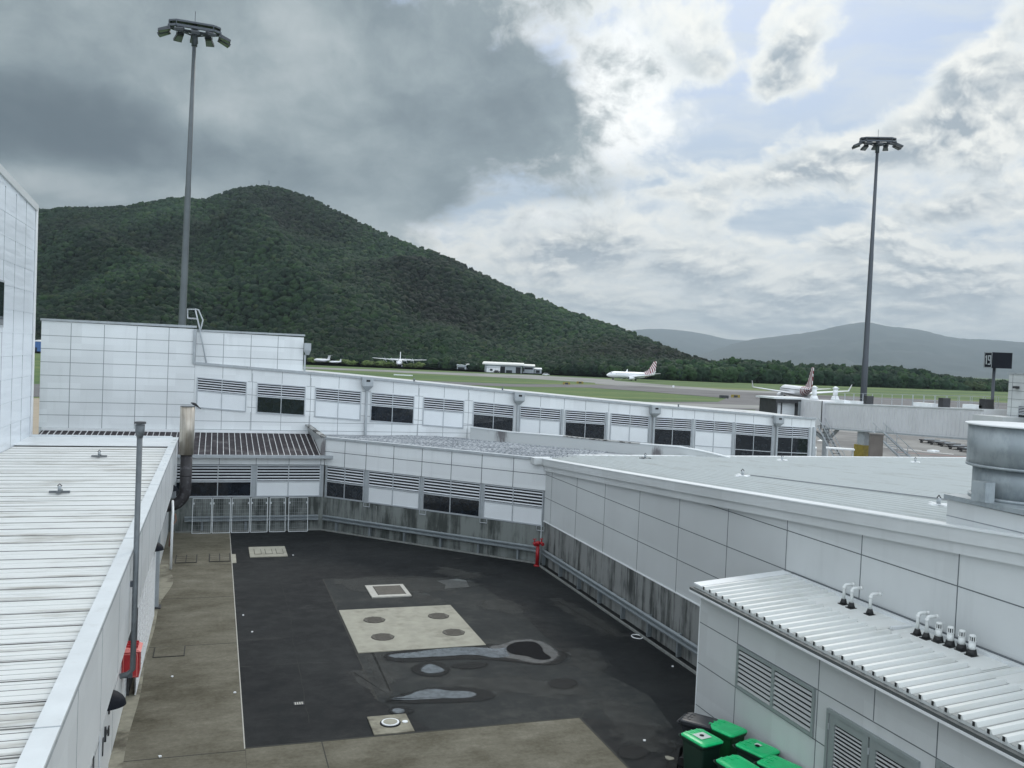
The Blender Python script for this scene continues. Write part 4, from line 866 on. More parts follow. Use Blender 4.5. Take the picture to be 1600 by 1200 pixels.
# vents on S
def pt(x, y): return gp(x, y, (XE_, YC, 3.63), (-.0824, 0, 1))
vl = [('bent', 1318, 944, 'leftmost bent white vent pipe on the plant room roof'), ('bent', 1330, 950, 'second bent white vent pipe, close behind the leftmost'), ('bent', 1359, 960, 'lone bent white vent pipe between the two pairs'), ('bent', 1433, 992, 'bent white vent pipe at the left of the six pipe row'), ('bent', 1447, 998, 'bent white vent pipe next to the slotted cap row'), ('cap', 1466, 1003, 'slotted white roof vent nearest the bent pipes'), ('cap', 1484, 1010, 'second slotted white roof vent from the bent pipes'), ('cap', 1502, 1016, 'third slotted white roof vent from the bent pipes'), ('cap', 1518, 1024, 'last slotted white roof vent in the row')]
for kd, x, y, l in vl:
    p = pt(x, y); t = thing('vent_pipe' if kd == 'bent' else 'roof_vent', l, 'vent pipe' if kd == 'bent' else 'roof vent', tuple(p), 'bent pipes on the plant room roof' if kd == 'bent' else 'slotted vents on the plant room roof')
    mb = MB(); mb.box(p.x-.09, p.x+.09, p.y-.09, p.y+.09, p.z-.01, p.z+.012, 'rubber'); mb.tube([(p.x, p.y, p.z+.01), (p.x, p.y, p.z+.12)], .08, 'rubber', 12, radii=[.085, .05] if kd == 'bent' else [.10, .075]); mb.build('boot', t)
    mb = MB()
    if kd == 'bent':
        h = .44; mb.tube([(p.x, p.y, p.z+.1), (p.x, p.y, p.z+h-.05), (p.x+.015, p.y-.004, p.z+h-.015), (p.x+.05, p.y-.01, p.z+h), (p.x+.20, p.y-.03, p.z+h+.005)], .034, 'pvc', 12)
        mb.tube([(p.x, p.y, p.z+h-.10), (p.x, p.y, p.z+h-.04)], .041, 'pvc', 12); mb.tube([(p.x+.18, p.y-.027, p.z+h), (p.x+.23, p.y-.035, p.z+h)], .041, 'pvc', 12); mb.build('pipe', t)
    else:
        mb.cyl(p.x, p.y, p.z+.1, p.z+.26, .062, 'pvc', 16); mb.cyl(p.x, p.y, p.z+.26, p.z+.275, .07, 'pvc', 16); mb.cyl(p.x, p.y, p.z+.355, p.z+.385, .068, 'pvc', 16, .05); mb.cyl(p.x, p.y, p.z+.27, p.z+.36, .05, 'dark', 12)
        for k_ in range(9):
            a = k_*2*math.pi/9; mb.cyl(p.x+.057*math.cos(a), p.y+.057*math.sin(a), p.z+.27, p.z+.36, .009, 'pvc', 5)
        mb.build('pipe', t)
# big galvanised duct
db = thing('roof_plinth', 'pale roof plinth with grey flashing carrying the big duct', 'roof plinth', (15, 12, 5.9))
mb = MB(); mb.hexa([(13.98, 5, 5.9), (18.5, 5, 5.9), (18.5, 14.2, 5.5), (13.98, 14.2, 5.5), (13.98, 5, 6.46), (18.5, 5, 6.46), (18.5, 14.2, 6.52), (13.98, 14.2, 6.52)], 'panelgrey'); frp = Frame((13.98, 0, 0), (0, 1, 0), (-1, 0, 0)); frp.box(mb, 5, 14.2, 0, .004, 6.19, 6.21, 'jointlight'); mb.build('curb', db)
mb = MB(); mb.box(13.93, 18.55, 5, 14.25, 6.53, 6.62, 'galv'); mb.build('flashing', db)
dc = gd(1602, 700, 17.6); rr = 1.02
du = thing('exhaust_duct', 'huge round galvanised exhaust duct on the right hall roof', 'exhaust duct', (dc.x, dc.y, 6.6))
z1_ = gd(1522, 724, 17.9).z; z2_ = gd(1522, 662, 17.9).z
mb = MB(); mb.cyl(dc.x, dc.y, 6.6, z1_+.05, rr-.12, 'galv', 40); mb.cyl(dc.x, dc.y, 6.62, 6.68, rr-.06, 'galv', 40); mb.build('neck', du)
mb = MB(); mb.cyl(dc.x, dc.y, z1_, z2_, rr, 'galv', 40); mb.cyl(dc.x, dc.y, z1_-.02, z1_+.03, rr+.012, 'galv', 40); mb.build('hood', du)
mb = MB(); mb.cyl(dc.x, dc.y, z2_, z2_+.03, rr+.06, 'cap', 40); mb.build('cap', du)
p = gd(1518, 765, 17.2); mb = MB(); mb.prism([(p.x, p.y), (p.x+.05, p.y-.28), (p.x+.28, p.y-.28), (p.x+.22, p.y)], 6.62, 7.0, 'galv'); mb.build('bracket', du)
# roof anchors
for x, y, l, srf in ((1008, 715, 'dark roof anchor nearest the streaked parapet', 'R'), (1160, 743, 'white roof anchor in the middle of the hall roof', 'R'), (1222, 718, 'roof anchor by the far edge of the hall roof, left one', 'R'), (1430, 721, 'roof anchor by the far edge of the hall roof, right one', 'R'), (1466, 792, 'white roof anchor beside the plinth', 'R'), (155, 711, 'far roof anchor on the left ribbed roof', 'L'), (93, 767, 'near roof anchor on the left ribbed roof', 'L')):
    p = gp(x, y+2, (XR, 36.9, 4.55), (0, .0613, 1)) if srf == 'R' else gz(x, y+2, 4.42)
    p.z = zR(p.y) if srf == 'R' else 4.40
    mb = MB(); dm_ = 'pipe' if 'dark' in l or 'left ribbed' in l else 'white'
    mb.box(p.x-.28, p.x+.28, p.y-.05, p.y+.05, p.z+.0, p.z+.06, dm_); mb.box(p.x-.05, p.x+.05, p.y-.28, p.y+.28, p.z+.03, p.z+.065, dm_); mb.cyl(p.x, p.y, p.z+.06, p.z+.2, .05, 'trim', 10); mb.tube([(p.x-.06, p.y, p.z+.2), (p.x, p.y, p.z+.27), (p.x+.06, p.y, p.z+.2)], .016, 'equip', 6)
    tag(mb.build('roof_anchor', loc=tuple(p)), l, 'roof anchor', 'roof anchors')
# =================================================================== LEFT BUILDING
lb = thing('left_hall', 'low hall with white ribbed roof and long white fascia on the left', 'building', (-5, 25, 0))
ZL = 4.36
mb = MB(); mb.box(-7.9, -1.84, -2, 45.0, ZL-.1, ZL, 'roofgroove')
y = 41.7; i = 0; rj = random.Random(3)
while y > -1:
    w = .158+rj.random()*.02; h = .010+.003*(i % 2)
    mb.hexa([(-7.88, y-w/2, ZL), (-1.85, y-w/2, ZL), (-1.85, y+w/2, ZL), (-7.88, y+w/2, ZL), (-7.88, y-w*.40, ZL+h), (-1.86, y-w*.40, ZL+h), (-1.86, y+w*.40, ZL+h), (-7.88, y+w*.40, ZL+h)], 'roofleft')
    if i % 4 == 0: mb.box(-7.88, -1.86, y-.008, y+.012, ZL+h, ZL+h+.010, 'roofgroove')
    y -= .203; i += 1
mb.hexa([(-7.88, 41.8, ZL+.05), (-1.85, 41.8, ZL+.05), (-1.85, 45.0, ZL+.10), (-7.88, 45.0, ZL+.10), (-7.88, 41.8, ZL+.075), (-1.85, 41.8, ZL+.075), (-1.85, 45.0, ZL+.13), (-7.88, 45.0, ZL+.13)], 'cap')
mb.box(-7.88, -1.85, 44.9, 45.05, ZL+.13, ZL+.2, 'cap')
mb.build('roof', lb)
mb = MB(); frL = Frame((-1.6, 0, 0), (0, 1, 0), (1, 0, 0))
mb.box(-1.82, -1.6, -2, 45.05, 2.66, 4.38, 'panel'); 
for y in (10.2, 12.9, 15.6, 18.3, 21.0, 23.7, 26.4, 29.1, 31.8, 34.5, 37.2, 39.9, 42.6): frL.box(mb, y-.01, y+.01, 0, .003, 2.66, 4.38, 'jointlight')
mb.build('fascia', lb)
mb = MB(); mb.box(-1.86, -1.58, -2, 45.1, 4.46, 4.5, 'cap'); mb.box(-1.86, -1.84, -2, 45.1, 4.2, 4.46, 'cap'); mb.box(-1.62, -1.58, -2, 45.1, 4.40, 4.455, 'trim'); mb.box(-1.83, -1.63, -2, 45.1, 4.385, 4.455, 'dark')
for y in (11.3, 21.9, 30, 38): mb.box(-1.87, -1.57, y, y+.02, 4.5, 4.507, 'trim')
rj = random.Random(5)
for _ in range(16):
    y = 33+rj.random()*11; mb.box(-1.84+rj.random()*.15, -1.62, y, y+.1+rj.random()*.2, 4.5, 4.52, 'cap')
mb.build('capping', lb)
mb = MB(); mb.box(-7.8, XL, -2, 44.9, 0, 4.26, 'panel'); frl = Frame((XL, 0, 0), (0, 1, 0), (1, 0, 0))
for y in (12.5, 15.2, 17.8, 20.9, 24.6, 27.3, 34.0, 37.2, 40.1): frl.box(mb, y-.01, y+.01, 0, .004, 0, 2.7, 'jointlight')
frl.box(mb, -2, 44.9, 0, .0035, 1.3, 1.32, 'jointlight'); mb.build('wall', lb)
mb = MB(); mb.box(XL, -1.6, -2, 45.0, 2.6, 2.64, 'panel'); mb.build('soffit', lb)
# door with hinges and vents near the bottom left
mb = MB(); frl.box(mb, 18.4, 20.0, .005, .03, .1, 2.2, 'infill'); do = mb.build('door', lb)
mb = MB()
for z in (1.0, 1.45): frl.box(mb, 19.62, 19.72, .03, .06, z-.09, z+.09, 'equip')
frl.box(mb, 19.1, 19.25, .03, .07, 1.15, 1.2, 'equip'); frl.box(mb, 19.0, 19.04, .03, .07, 1.05, 1.35, 'equip')
for (q, z) in ((18.7, .9), (18.1, .5), (17.2, 1.2)): frl.box(mb, q, q+.06, .03, .05, z, z+.35, 'equip')
mb.build('hinge', do)
# bulkhead lamps
for x, y, l in ((187, 1090, 'nearest black hooded lamp below the white fascia'), (250, 853, 'middle black hooded lamp below the white fascia'), (274, 762, 'farthest black hooded lamp by the scorched flue')):
    p = gx(x, y, -1.52); mb = MB(); n = 14; rows = []
    rx_, ry_, rz_ = .48, .34, .30
    for j in range(7):
        ph = j/6*math.pi/2; rows.append([(XL+.02+rx_*math.cos(ph)*math.sin(t*math.pi/n)*1.0, p.y+ry_*math.cos(ph)*math.cos(t*math.pi/n), p.z-.12+rz_*math.sin(ph)) for t in range(n+1)])
    mb.grid(rows, 'black'); mb.poly(rows[0], 'black'); mb.box(XL, XL+.04, p.y-.3, p.y+.3, p.z-.14, p.z+.2, 'black')
    tag(mb.build('wall_lamp', loc=tuple(p)), l, 'wall lamp', 'hooded lamps under the fascia')
# lattice screen
mb = MB(); y0_, y1_ = 24.2, 31.2
lat = thing('lattice_screen', 'white perforated lattice screen behind the grey pipe', 'screen', (-1.72, 28, 0))
fl = Frame((-1.70, 0, 0), (0, 1, 0), (1, 0, 0)); fl.box(mb, y0_, y1_, 0, .03, .02, .08, 'lattice'); fl.box(mb, y0_, y1_, 0, .03, 2.5, 2.58, 'lattice'); fl.box(mb, y0_, y0_+.06, 0, .03, .08, 2.5, 'lattice'); fl.box(mb, y1_-.06, y1_, 0, .03, .08, 2.5, 'lattice'); mb.build('frame', lat)
mb = MB()
k_ = 0
while k_*.95+y0_ < y1_: fl.box(mb, y0_+k_*.95, y0_+k_*.95+.38, .004, .02, .08, 2.5, 'lattice'); k_ += 1
for k_ in range(15): fl.box(mb, y0_+.06, y1_-.06, .006, .026, .1+k_*.16, .1+k_*.16+.065, 'lattice')
mb.build('lattice', lat)
mb = MB(); mb.box(-1.88, -1.84, y0_, y1_, 0, 2.5, 'equip'); mb.build('backing', lat)
# posts
po = thing('canopy_post', 'grey square post below the fascia behind the lattice screen', 'post', (-1.72, 32.2, 0))
mb = MB(); mb.box(-1.80, -1.60, 32.1, 32.3, 0, 2.62, 'trim'); mb.build('shaft', po); mb = MB(); mb.box(-1.88, -1.52, 32.0, 32.4, 0, .05, 'equip'); mb.build('base_plate', po)
po = thing('conduit_frame', 'narrow white conduit frame beside the grey post', 'conduit frame', (-1.8, 31.6, 0))
mb = MB(); mb.box(-1.78, -1.72, 31.35, 31.42, 0, 2.5, 'white'); mb.box(-1.78, -1.72, 31.9, 31.97, 0, 2.5, 'white'); mb.box(-1.77, -1.73, 31.42, 31.9, 1.9, 1.98, 'trim'); mb.build('frame', po)  # open conduit frame of uprights and crossbar, without a door
mb = MB(); pb = gz(262, 880, 0); mb.tube([(-1.45, 37.6, 0), (-1.45, 37.6, 1.9), (-1.45, 37.9, 2.2), (-1.5, 38.6, 2.55)], .05, 'white', 8); tag(mb.build('downpipe'), 'thin white downpipe below the far end of the fascia', 'downpipe')
# flue stack
st = thing('flue_stack', 'big flue with pale upper casing and scorched curved elbow', 'flue', (-1.12, 42, 0))
ztop, zmid = 6.18, 4.05
mb = MB(); mb.cyl(-1.13, 42, zmid, ztop, .31, 'stackupper', 28); mb.cyl(-1.13, 42, ztop, ztop+.02, .32, 'pipe', 28); mb.build('upper_casing', st)
mb = MB(); path = [(-1.12, 42, zmid), (-1.12, 42, 2.5)]
for k_ in range(1, 8): a = k_/7*math.pi/2; path.append((-1.12-.75*(1-math.cos(a)), 42, 2.5-.75*math.sin(a)))
path.append((-2.0, 42, 1.75)); mb.tube(path, .25, 'stacklower', 24); mb.tube([(-1.12, 42, 3.1), (-1.12, 42, 3.14)], .262, 'stacklower', 24); mb.build('elbow', st)
mb = MB(); mb.tube([(-1.5, 41.6, 1.5), (-1.45, 41.6, 1.2), (-1.6, 41.4, 1.0), (-1.7, 41.4, .1)], .035, 'copper', 8); mb.build('drain_pipe', st)
# bird
bp_ = Vector((-1.13+.28, 42, ztop+.02)); mb = MB()
mb.tube([bp_+Vector((-.10, 0, .10)), bp_+Vector((-.05, 0, .11)), bp_+Vector((.02, 0, .08)), bp_+Vector((.10, 0, .02)), bp_+Vector((.2, 0, -.06)), bp_+Vector((.27, 0, -.12))], .04, 'bird', 8, radii=[.03, .055, .06, .045, .02, .012])
mb.tube([bp_+Vector((-.17, 0, .13)), bp_+Vector((-.13, 0, .14)), bp_+Vector((-.09, 0, .13)), bp_+Vector((-.06, 0, .11))], .03, 'bird', 8, radii=[.006, .03, .035, .03])
for s_ in (-.02, .02): mb.tube([bp_+Vector((0, s_, .06)), bp_+Vector((0, s_, 0))], .006, 'bird', 4)
tag(mb.build('bird', loc=tuple(bp_)), 'small black bird perched on the flue top', 'bird')
# thin tall vent pipe
vp = thing('vent_pole', 'tall thin grey vent pipe bracketed to the white fascia', 'vent pipe', (-1.5, 22, 0))
a = gx(205, 1055, -1.50); b = gx(221, 664, -1.50); yv = (a.y+b.y)/2
mb = MB(); mb.tube([(-1.75, yv-.05, a.z-.12), (-1.6, yv, a.z-.1), (-1.50, yv, a.z), (-1.50, yv, b.z)], .058, 'pipe', 12); mb.build('shaft', vp)
mb = MB(); mb.tube([(-1.50, yv, b.z-.25), (-1.50, yv, b.z-.12), (-1.5, yv, b.z+.04)], .07, 'pipe', 12, radii=[.06, .095, .10]); mb.cyl(-1.5, yv, b.z+.06, b.z+.1, .12, 'equip', 12); mb.build('cowl', vp)
mb = MB(); mb.box(-1.80, -1.5, yv-.04, yv+.04, 3.72, 3.84, 'maststeel'); mb.box(-1.75, -1.5, yv-.04, yv+.04, 1.75, 1.83, 'maststeel'); mb.build('bracket', vp)
# red cabinet
rc = thing('hose_cabinet', 'bright red fire hose cabinet behind the vent pipe', 'cabinet', (-1.7, 22.5, 0))
mb = MB(); mb.box(XL, -1.52, 22.7, 23.3, 1.0, 1.62, 'red'); mb.build('body', rc)
mb = MB(); mb.hexa([(XL, 22.66, 1.62), (-1.48, 22.66, 1.62), (-1.48, 23.34, 1.62), (XL, 23.34, 1.62), (XL, 22.7, 1.72), (-1.55, 22.7, 1.66), (-1.55, 23.3, 1.66), (XL, 23.3, 1.72)], 'redtop')
for k_ in range(3): mb.box(XL+.05, -1.56, 22.8+k_*.17, 22.84+k_*.17, 1.68, 1.74, 'red')
mb.build('lid', rc)
mb = MB(); mb.box(XL+.03, -1.55, 22.68, 22.7, 1.03, 1.58, 'redtop'); mb.box(XL+.05, -1.57, 22.67, 22.68, 1.05, 1.56, 'red'); mb.build('door', rc)
# =================================================================== TALL LEFT BUILDING
tl = thing('tall_white_hall', 'tall building with glossy rippled white panels at left edge', 'building', (-12, 30, 0))
def rip(g, pos, b):
    return (.70, .75, .80, 1)
MW = mat('rippled_white_panel', (.66, .70, .73), .28, build=rip)
nt_ = MW.node_tree; g_ = NG(nt_); bb = [n for n in nt_.nodes if n.type == 'BSDF_PRINCIPLED'][0]
ps = g_.new('ShaderNodeNewGeometry').outputs['Position']; mp = g_.new('ShaderNodeMapping'); mp.inputs['Scale'].default_value = (1, .18, 1.4); g_.put(mp.inputs[0], ps)
bp = g_.new('ShaderNodeBump'); bp.inputs['Strength'].default_value = 1.; bp.inputs['Distance'].default_value = .09; g_.put(bp.inputs['Height'], g_.noise(mp.outputs[0], 1.2, 3, .5)); nt_.links.new(bp.outputs[0], bb.inputs['Normal'])
XT = -7.9; YT = 45.4
zT = lambda y: 14.85+(45.4-y)*.055
mb = MB()
mb.hexa([(-25, -2, -2.5), (XT, -2, -2.5), (XT, YT, -2.5), (-25, YT, -2.5), (-25, -2, zT(-2)), (XT, -2, zT(-2)), (XT, YT, zT(YT)), (-25, YT, zT(YT))], MW)
mb.build('core_wall', tl)
mb = MB(); row = 0; z = 4.42
frT = Frame((XT, 0, 0), (0, 1, 0), (1, 0, 0))
while z < 14.4:
    z1q = min(z+.93, 14.7)
    for k_ in range(14):
        ya, yb = YT-.35-k_*2.0-2.0, YT-.35-k_*2.0
        mb.hexa([frT.p(ya, .020, z+.01), frT.p(yb, .020, z+.01), frT.p(yb, 0, z+.01), frT.p(ya, 0, z+.01), frT.p(ya+.0, .012, z1q-.005), frT.p(yb, .012, z1q-.005), frT.p(yb, 0, z1q), frT.p(ya, 0, z1q)], MW)
    z += .93
mb.build('panel_cladding', tl)
mb = MB()
for k_ in range(15): y = YT-.35-k_*2.0; frT.box(mb, y-.010, y+.010, .0, .024, 4.42, 14.7, 'jointlight')
frT.box(mb, YT-.33, YT+.02, 0, .07, 4.4, 14.8, 'white'); mb.build('trim', tl)
mb = MB(); mb.hexa([frT.p(-2, .08, zT(-2)-.25), frT.p(YT+.03, .08, zT(YT)-.25), frT.p(YT+.03, -.3, zT(YT)-.25), frT.p(-2, -.3, zT(-2)-.25), frT.p(-2, .08, zT(-2)+.05), frT.p(YT+.03, .08, zT(YT)+.05), frT.p(YT+.03, -.3, zT(YT)+.05), frT.p(-2, -.3, zT(-2)+.05)], 'panelgrey'); mb.build('capping', tl)
mb = MB(); pw = gx(3, 475, XT); frT.box(mb, pw.y-3, pw.y+.0, .03, .075, pw.z-.9, pw.z+.9, 'frame'); w_ = mb.build('window', tl); mb = MB(); frT.box(mb, pw.y-2.9, pw.y-.08, .075, .08, pw.z-.82, pw.z+.82, 'glass'); mb.build('pane', w_)
# =================================================================== BINS
def bin_(x, y, rot, label, lid='green', body='binbody', sticker=False, white=False):
    t = thing('wheelie_bin', label, 'wheelie bin', (0, 0, 0), 'wheelie bins by the plant room')
    mb = MB()
    def rr(w, d, z, r=.06, cy=0.):
        pts = []
        for (sx, sy, a0) in ((1, 1, 0), (-1, 1, 90), (-1, -1, 180), (1, -1, 270)):
            for k in range(4):
                a = math.radians(a0+k*30); pts.append((sx*(w/2-r)+r*math.cos(a), cy+sy*(d/2-r)+r*math.sin(a), z))
        return pts
    rows = [rr(.46, .52, .05), rr(.47, .54, .12), rr(.54, .66, .90), rr(.56, .70, .92), rr(.59, .73, .96), rr(.59, .73, 1.0)]
    rows = [r+[r[0]] for r in rows]; mb.grid(rows, body, False); mb.poly(rows[0][:-1][::-1], body)
    mb.build('body', t)
    mb = MB()
    lr = [rr(.60, .76, 1.003, .08, -.01), rr(.60, .76, 1.025, .08, -.01), rr(.56, .70, 1.05, .09, -.01), rr(.44, .54, 1.06, .09, -.02), rr(.42, .50, 1.052, .09, -.02)]
    lr = [r+[r[0]] for r in lr]; mb.grid(lr, lid, False); mb.poly(lr[-1][:-1], lid)
    for q in (-.15, 0, .15): mb.box(q-.02, q+.02, .16, .34, 1.045, 1.062, lid)
    lo = mb.build('lid', t)
    if sticker:
        mb = MB()
        if white: mb.box(-.14, .15, -.15, .14, 1.063, 1.066, 'sticker')
        else: mb.box(.02, .12, -.04, .10, 1.063, 1.066, 'sticker')
        mb.cyl(.0, .0, 1.066, 1.075, .05, 'black', 16); mb.build('bottle_port', lo)
    mb = MB(); mb.tube([(-.26, .37, .93), (-.26, .43, .97), (.26, .43, .97), (.26, .37, .93)], .018, body, 8); mb.build('handle', t)
    for s_ in (-1, 1): mb = MB(); mb.tube([(s_*.24, .27, .1), (s_*.29, .27, .1)], .10, 'tyre', 16); mb.build('wheel', t)
    t.rotation_euler = (0, 0, math.radians(rot)); t.location = (x, y, 0)
    return t
M['greenbody'] = mat('mid_green_bin_body', (.006, .075, .022), .5)
bin_(10.55, 17.45, 40, 'black wheelie bin at the back of the group', 'blackbin', 'blackbin')
bin_(10.12, 16.62, 12, 'dark bodied bin with sticker framed bottle port on its green lid', sticker=True, white=True)
bin_(10.92, 16.95, 20, 'bin with plain green lid touching the black bin', body='greenbody')
bin_(11.02, 15.90, 18, 'green lidded bin by the wall with small bottle port', sticker=True)
bin_(10.18, 15.30, 10, 'nearest plain green lidded bin away from the wall')
bin_(11.00, 15.08, 20, 'nearest green lidded bin against the wall')
# =================================================================== MASTS
def mast(base, top, r0, r1, nl, ring, label, mt, rot=0., seg=()):
    t = thing('flood_mast', label, 'light mast', tuple(base), 'floodlight masts')
    mb = MB(); mb.tube([base, base.lerp(top, .33), base.lerp(top, .34), base.lerp(top, .66), base.lerp(top, .67), top], r0, mt, 14, radii=[r0, r0+(r1-r0)*.33, r0+(r1-r0)*.42, r0+(r1-r0)*.66, r0+(r1-r0)*.74, r1]); mb.build('pole', t)
    hz = top.z+.75; ca, sa = math.cos(rot), math.sin(rot); UU = Vector((ca, sa, 0)); VV = Vector((-sa, ca, 0)); TT = Vector((top.x, top.y, hz))
    def q_(a, b, z): return TT+UU*a+VV*b+Vector((0, 0, z))
    mb = MB(); LX, LY = ring, ring*.30
    hexp = [(-LX, -LY*.35), (-LX*.72, -LY), (LX*.72, -LY), (LX, -LY*.35), (LX, LY*.35), (LX*.72, LY), (-LX*.72, LY), (-LX, LY*.35)]
    for i in range(8):
        a, b = hexp[i], hexp[(i+1) % 8]; mb.bar(q_(*a, .05), q_(*b, .05), .2, 'maststeel'); mb.bar(q_(*a, .42), q_(*b, .42), .1, 'maststeel'); mb.bar(q_(*a, 0), q_(*a, .5), .07, 'maststeel')
    mb.prism([tuple(q_(*a, 0))[:2] for a in hexp], hz+.46, hz+.54, 'maststeel')
    for a in hexp[::2]: mb.bar(q_(0, 0, -.5), q_(*a, .05), .09, 'maststeel')
    mb.cyl(top.x, top.y, hz-1.3, hz+.4, .24, 'maststeel', 12); mb.cyl(top.x, top.y, hz+.54, hz+1.6, .025, 'maststeel', 5); mb.build('head_frame', t)
    lights = [(-LX, -.2, 180), (-LX, .45, 165), (LX, -.2, 0), (LX, .45, 15), (-LX*.55, -LY, 255), (0, -LY, 270), (LX*.55, -LY, 285), (-LX*.55, LY, 105), (0, LY, 90), (LX*.55, LY, 75)]
    for k, (fa, fb2, ang) in enumerate(lights[:nl]):
        an2 = rot+math.radians(ang); o_ = Vector((math.cos(an2), math.sin(an2), 0)); s_ = Vector((-o_.y, o_.x, 0)); c = q_(fa, fb2, -.05)
        dn = (o_*.94+Vector((0, 0, -.33))).normalized(); u_ = s_.cross(dn); cc = c+o_*.2-Vector((0, 0, .22+.08*(k % 2))); mb = MB(); w = .34; L = .68; h1, h2 = .15, .05
        if u_.z < 0: u_ = -u_
        mb.hexa([cc-dn*.3-s_*w*.7-u_*h1, cc-dn*.3+s_*w*.7-u_*h1, cc+dn*L+s_*w-u_*h1, cc+dn*L-s_*w-u_*h1, cc-dn*.3-s_*w*.7+u_*h1, cc-dn*.3+s_*w*.7+u_*h1, cc+dn*L+s_*w+u_*h2, cc+dn*L-s_*w+u_*h2], 'lamp')
        mb.bar(c+s_*.3, cc-dn*.1+s_*.3, .05, 'maststeel'); mb.bar(c-s_*.3, cc-dn*.1-s_*.3, .05, 'maststeel'); lo = mb.build('floodlight', t)
        mb = MB(); mb.poly([cc-dn*.1-s_*w*.7-u_*(h1+.01), cc-dn*.1+s_*w*.7-u_*(h1+.01), cc+dn*(L-.06)+s_*w*.88-u_*(h1+.01), cc+dn*(L-.06)-s_*w*.88-u_*(h1+.01)], 'lens'); mb.build('lens', lo)
    return t
a, b = gd(304, 62, 75), gd(283, 505, 75); mid = (a+b)/2
mast(Vector((b.x-.06, b.y, ZA)), Vector((a.x, a.y, a.z)), .42, .15, 10, 2.02, 'tall steel floodlight mast on the left in front of the hill', 'mast', -YAW+.38)
a, b = gd(1371, 232, 112), gd(1350, 600, 112)
mast(Vector((b.x, b.y, ZA)), Vector((a.x, a.y, a.z)), .46, .17, 10, 2.12, 'tall dark floodlight mast on the right behind the jet bridge', 'maststeel', -YAW-.1)
# =================================================================== JET BRIDGE
jb = thing('jet_bridge', 'pale corrugated passenger boarding bridge sloping to a dark cab', 'jet bridge', (66, 75, ZA))
XJ = 66; Y0, Y1 = 63.4, 85.5
zt_ = lambda y: 5.98-(y-63.9)*.0365; zb_ = lambda y: 3.32-(y-63.9)*.040
mb = MB()
def jbox(x0, x1, y0, y1, f0, f1, m_, mbb=None): (mbb or mb).hexa([(x0, y0, f0(y0)), (x1, y0, f0(y0)), (x1, y1, f0(y1)), (x0, y1, f0(y1)), (x0, y0, f1(y0)), (x1, y0, f1(y0)), (x1, y1, f1(y1)), (x0, y1, f1(y1))], m_)
jbox(XJ, XJ+3, Y0, Y1, zb_, zt_, 'bridgewall')
y = Y0+.2
while y < Y1-.3: jbox(XJ-.05, XJ, y, y+.22, lambda q: zb_(q)+.18, lambda q: zt_(q)-.2, 'bridgewall'); y += .5
mb.build('tunnel', jb)
mb = MB(); jbox(XJ-.1, XJ+3.1, Y0, Y1, lambda q: zt_(q), lambda q: zt_(q)+.1, 'cap'); jbox(XJ-.09, XJ+.2, Y0, Y1, lambda q: zb_(q)-.16, lambda q: zb_(q), 'trim'); mb.build('edge_beam', jb)
mb = MB()
y = Y0
while y < Y1+1:
    mb.bar((XJ+1.6, y, zt_(y)+.1), (XJ+1.6, y, zt_(y)+1.25), .035, 'trim'); mb.bar((XJ+2.9, y, zt_(y)+.1), (XJ+2.9, y, zt_(y)+1.25), .035, 'trim'); y += 1.5
for q in (1.25, .7): 
    for xx in (1.6, 2.9): mb.bar((XJ+xx, Y0, zt_(Y0)+q), (XJ+xx, Y1+1, zt_(Y1+1)+q), .03, 'trim')
mb.build('handrail', jb)
# outer tunnel section and cab
mb = MB(); y1c = Y1+1.6
mb.box(XJ-.5, XJ+3.4, Y1, y1c+2.5, zb_(Y1)-.1, zt_(Y1)+.25, 'bridgewall'); mb.box(XJ-.56, XJ-.5, Y1-.06, Y1+.05, zb_(Y1)-.15, zt_(Y1)+.28, 'equip')
for k_ in range(5): mb.box(XJ-.56, XJ-.5, Y1+.4+k_*.7, Y1+.6+k_*.7, zb_(Y1)+.1, zt_(Y1), 'bridgewall')
mb.build('rotunda', jb)
cz0, cz1 = zb_(Y1)+.2, zt_(Y1)+.25
pc = [gy(x, 650, 90.).x for x in (1212, 1248, 1266)]
cb = MB(); Yc = 89.5
xl_, xm_, xr_ = [gy(x, 640, Yc).x for x in (1211, 1252, 1288)]
cb.box(xm_, xr_+1, Yc, Yc+3.4, cz0, cz1-.2, 'bridgewall'); cb.box(xm_+.9, xm_+1.15, Yc-.02, Yc, cz0+.9, cz0+2.0, 'dark'); cb.box(xl_-.3, xm_+1.2, Yc-.2, Yc+3.6, cz1-.05, cz1+.15, 'cap'); cab = cb.build('cab', jb)
cb = MB(); cb.box(xl_+.15, xm_-.1, Yc+.6, Yc+.7, cz0, cz1-.3, 'infill'); cb.box(xl_, xl_+.25, Yc-.1, Yc+3.2, cz0, cz1-.05, 'equip'); cb.box(xm_-.5, xm_-.02, Yc-.1, Yc+3.2, cz0, cz1-.05, 'equip'); cb.box(xl_+.25, xm_-.5, Yc-.1, Yc+3.2, cz1-.5, cz1-.06, 'equip')
for k_ in range(5): cb.box(xm_-.52+k_*.1, xm_-.47+k_*.1, Yc-.14, Yc-.1, cz0+.1, cz1-.3, 'trim')
cb.box(xl_+1.2, xl_+1.3, Yc+.5, Yc+.6, cz0, cz1-.5, 'equip'); cb.build('canopy', cab)
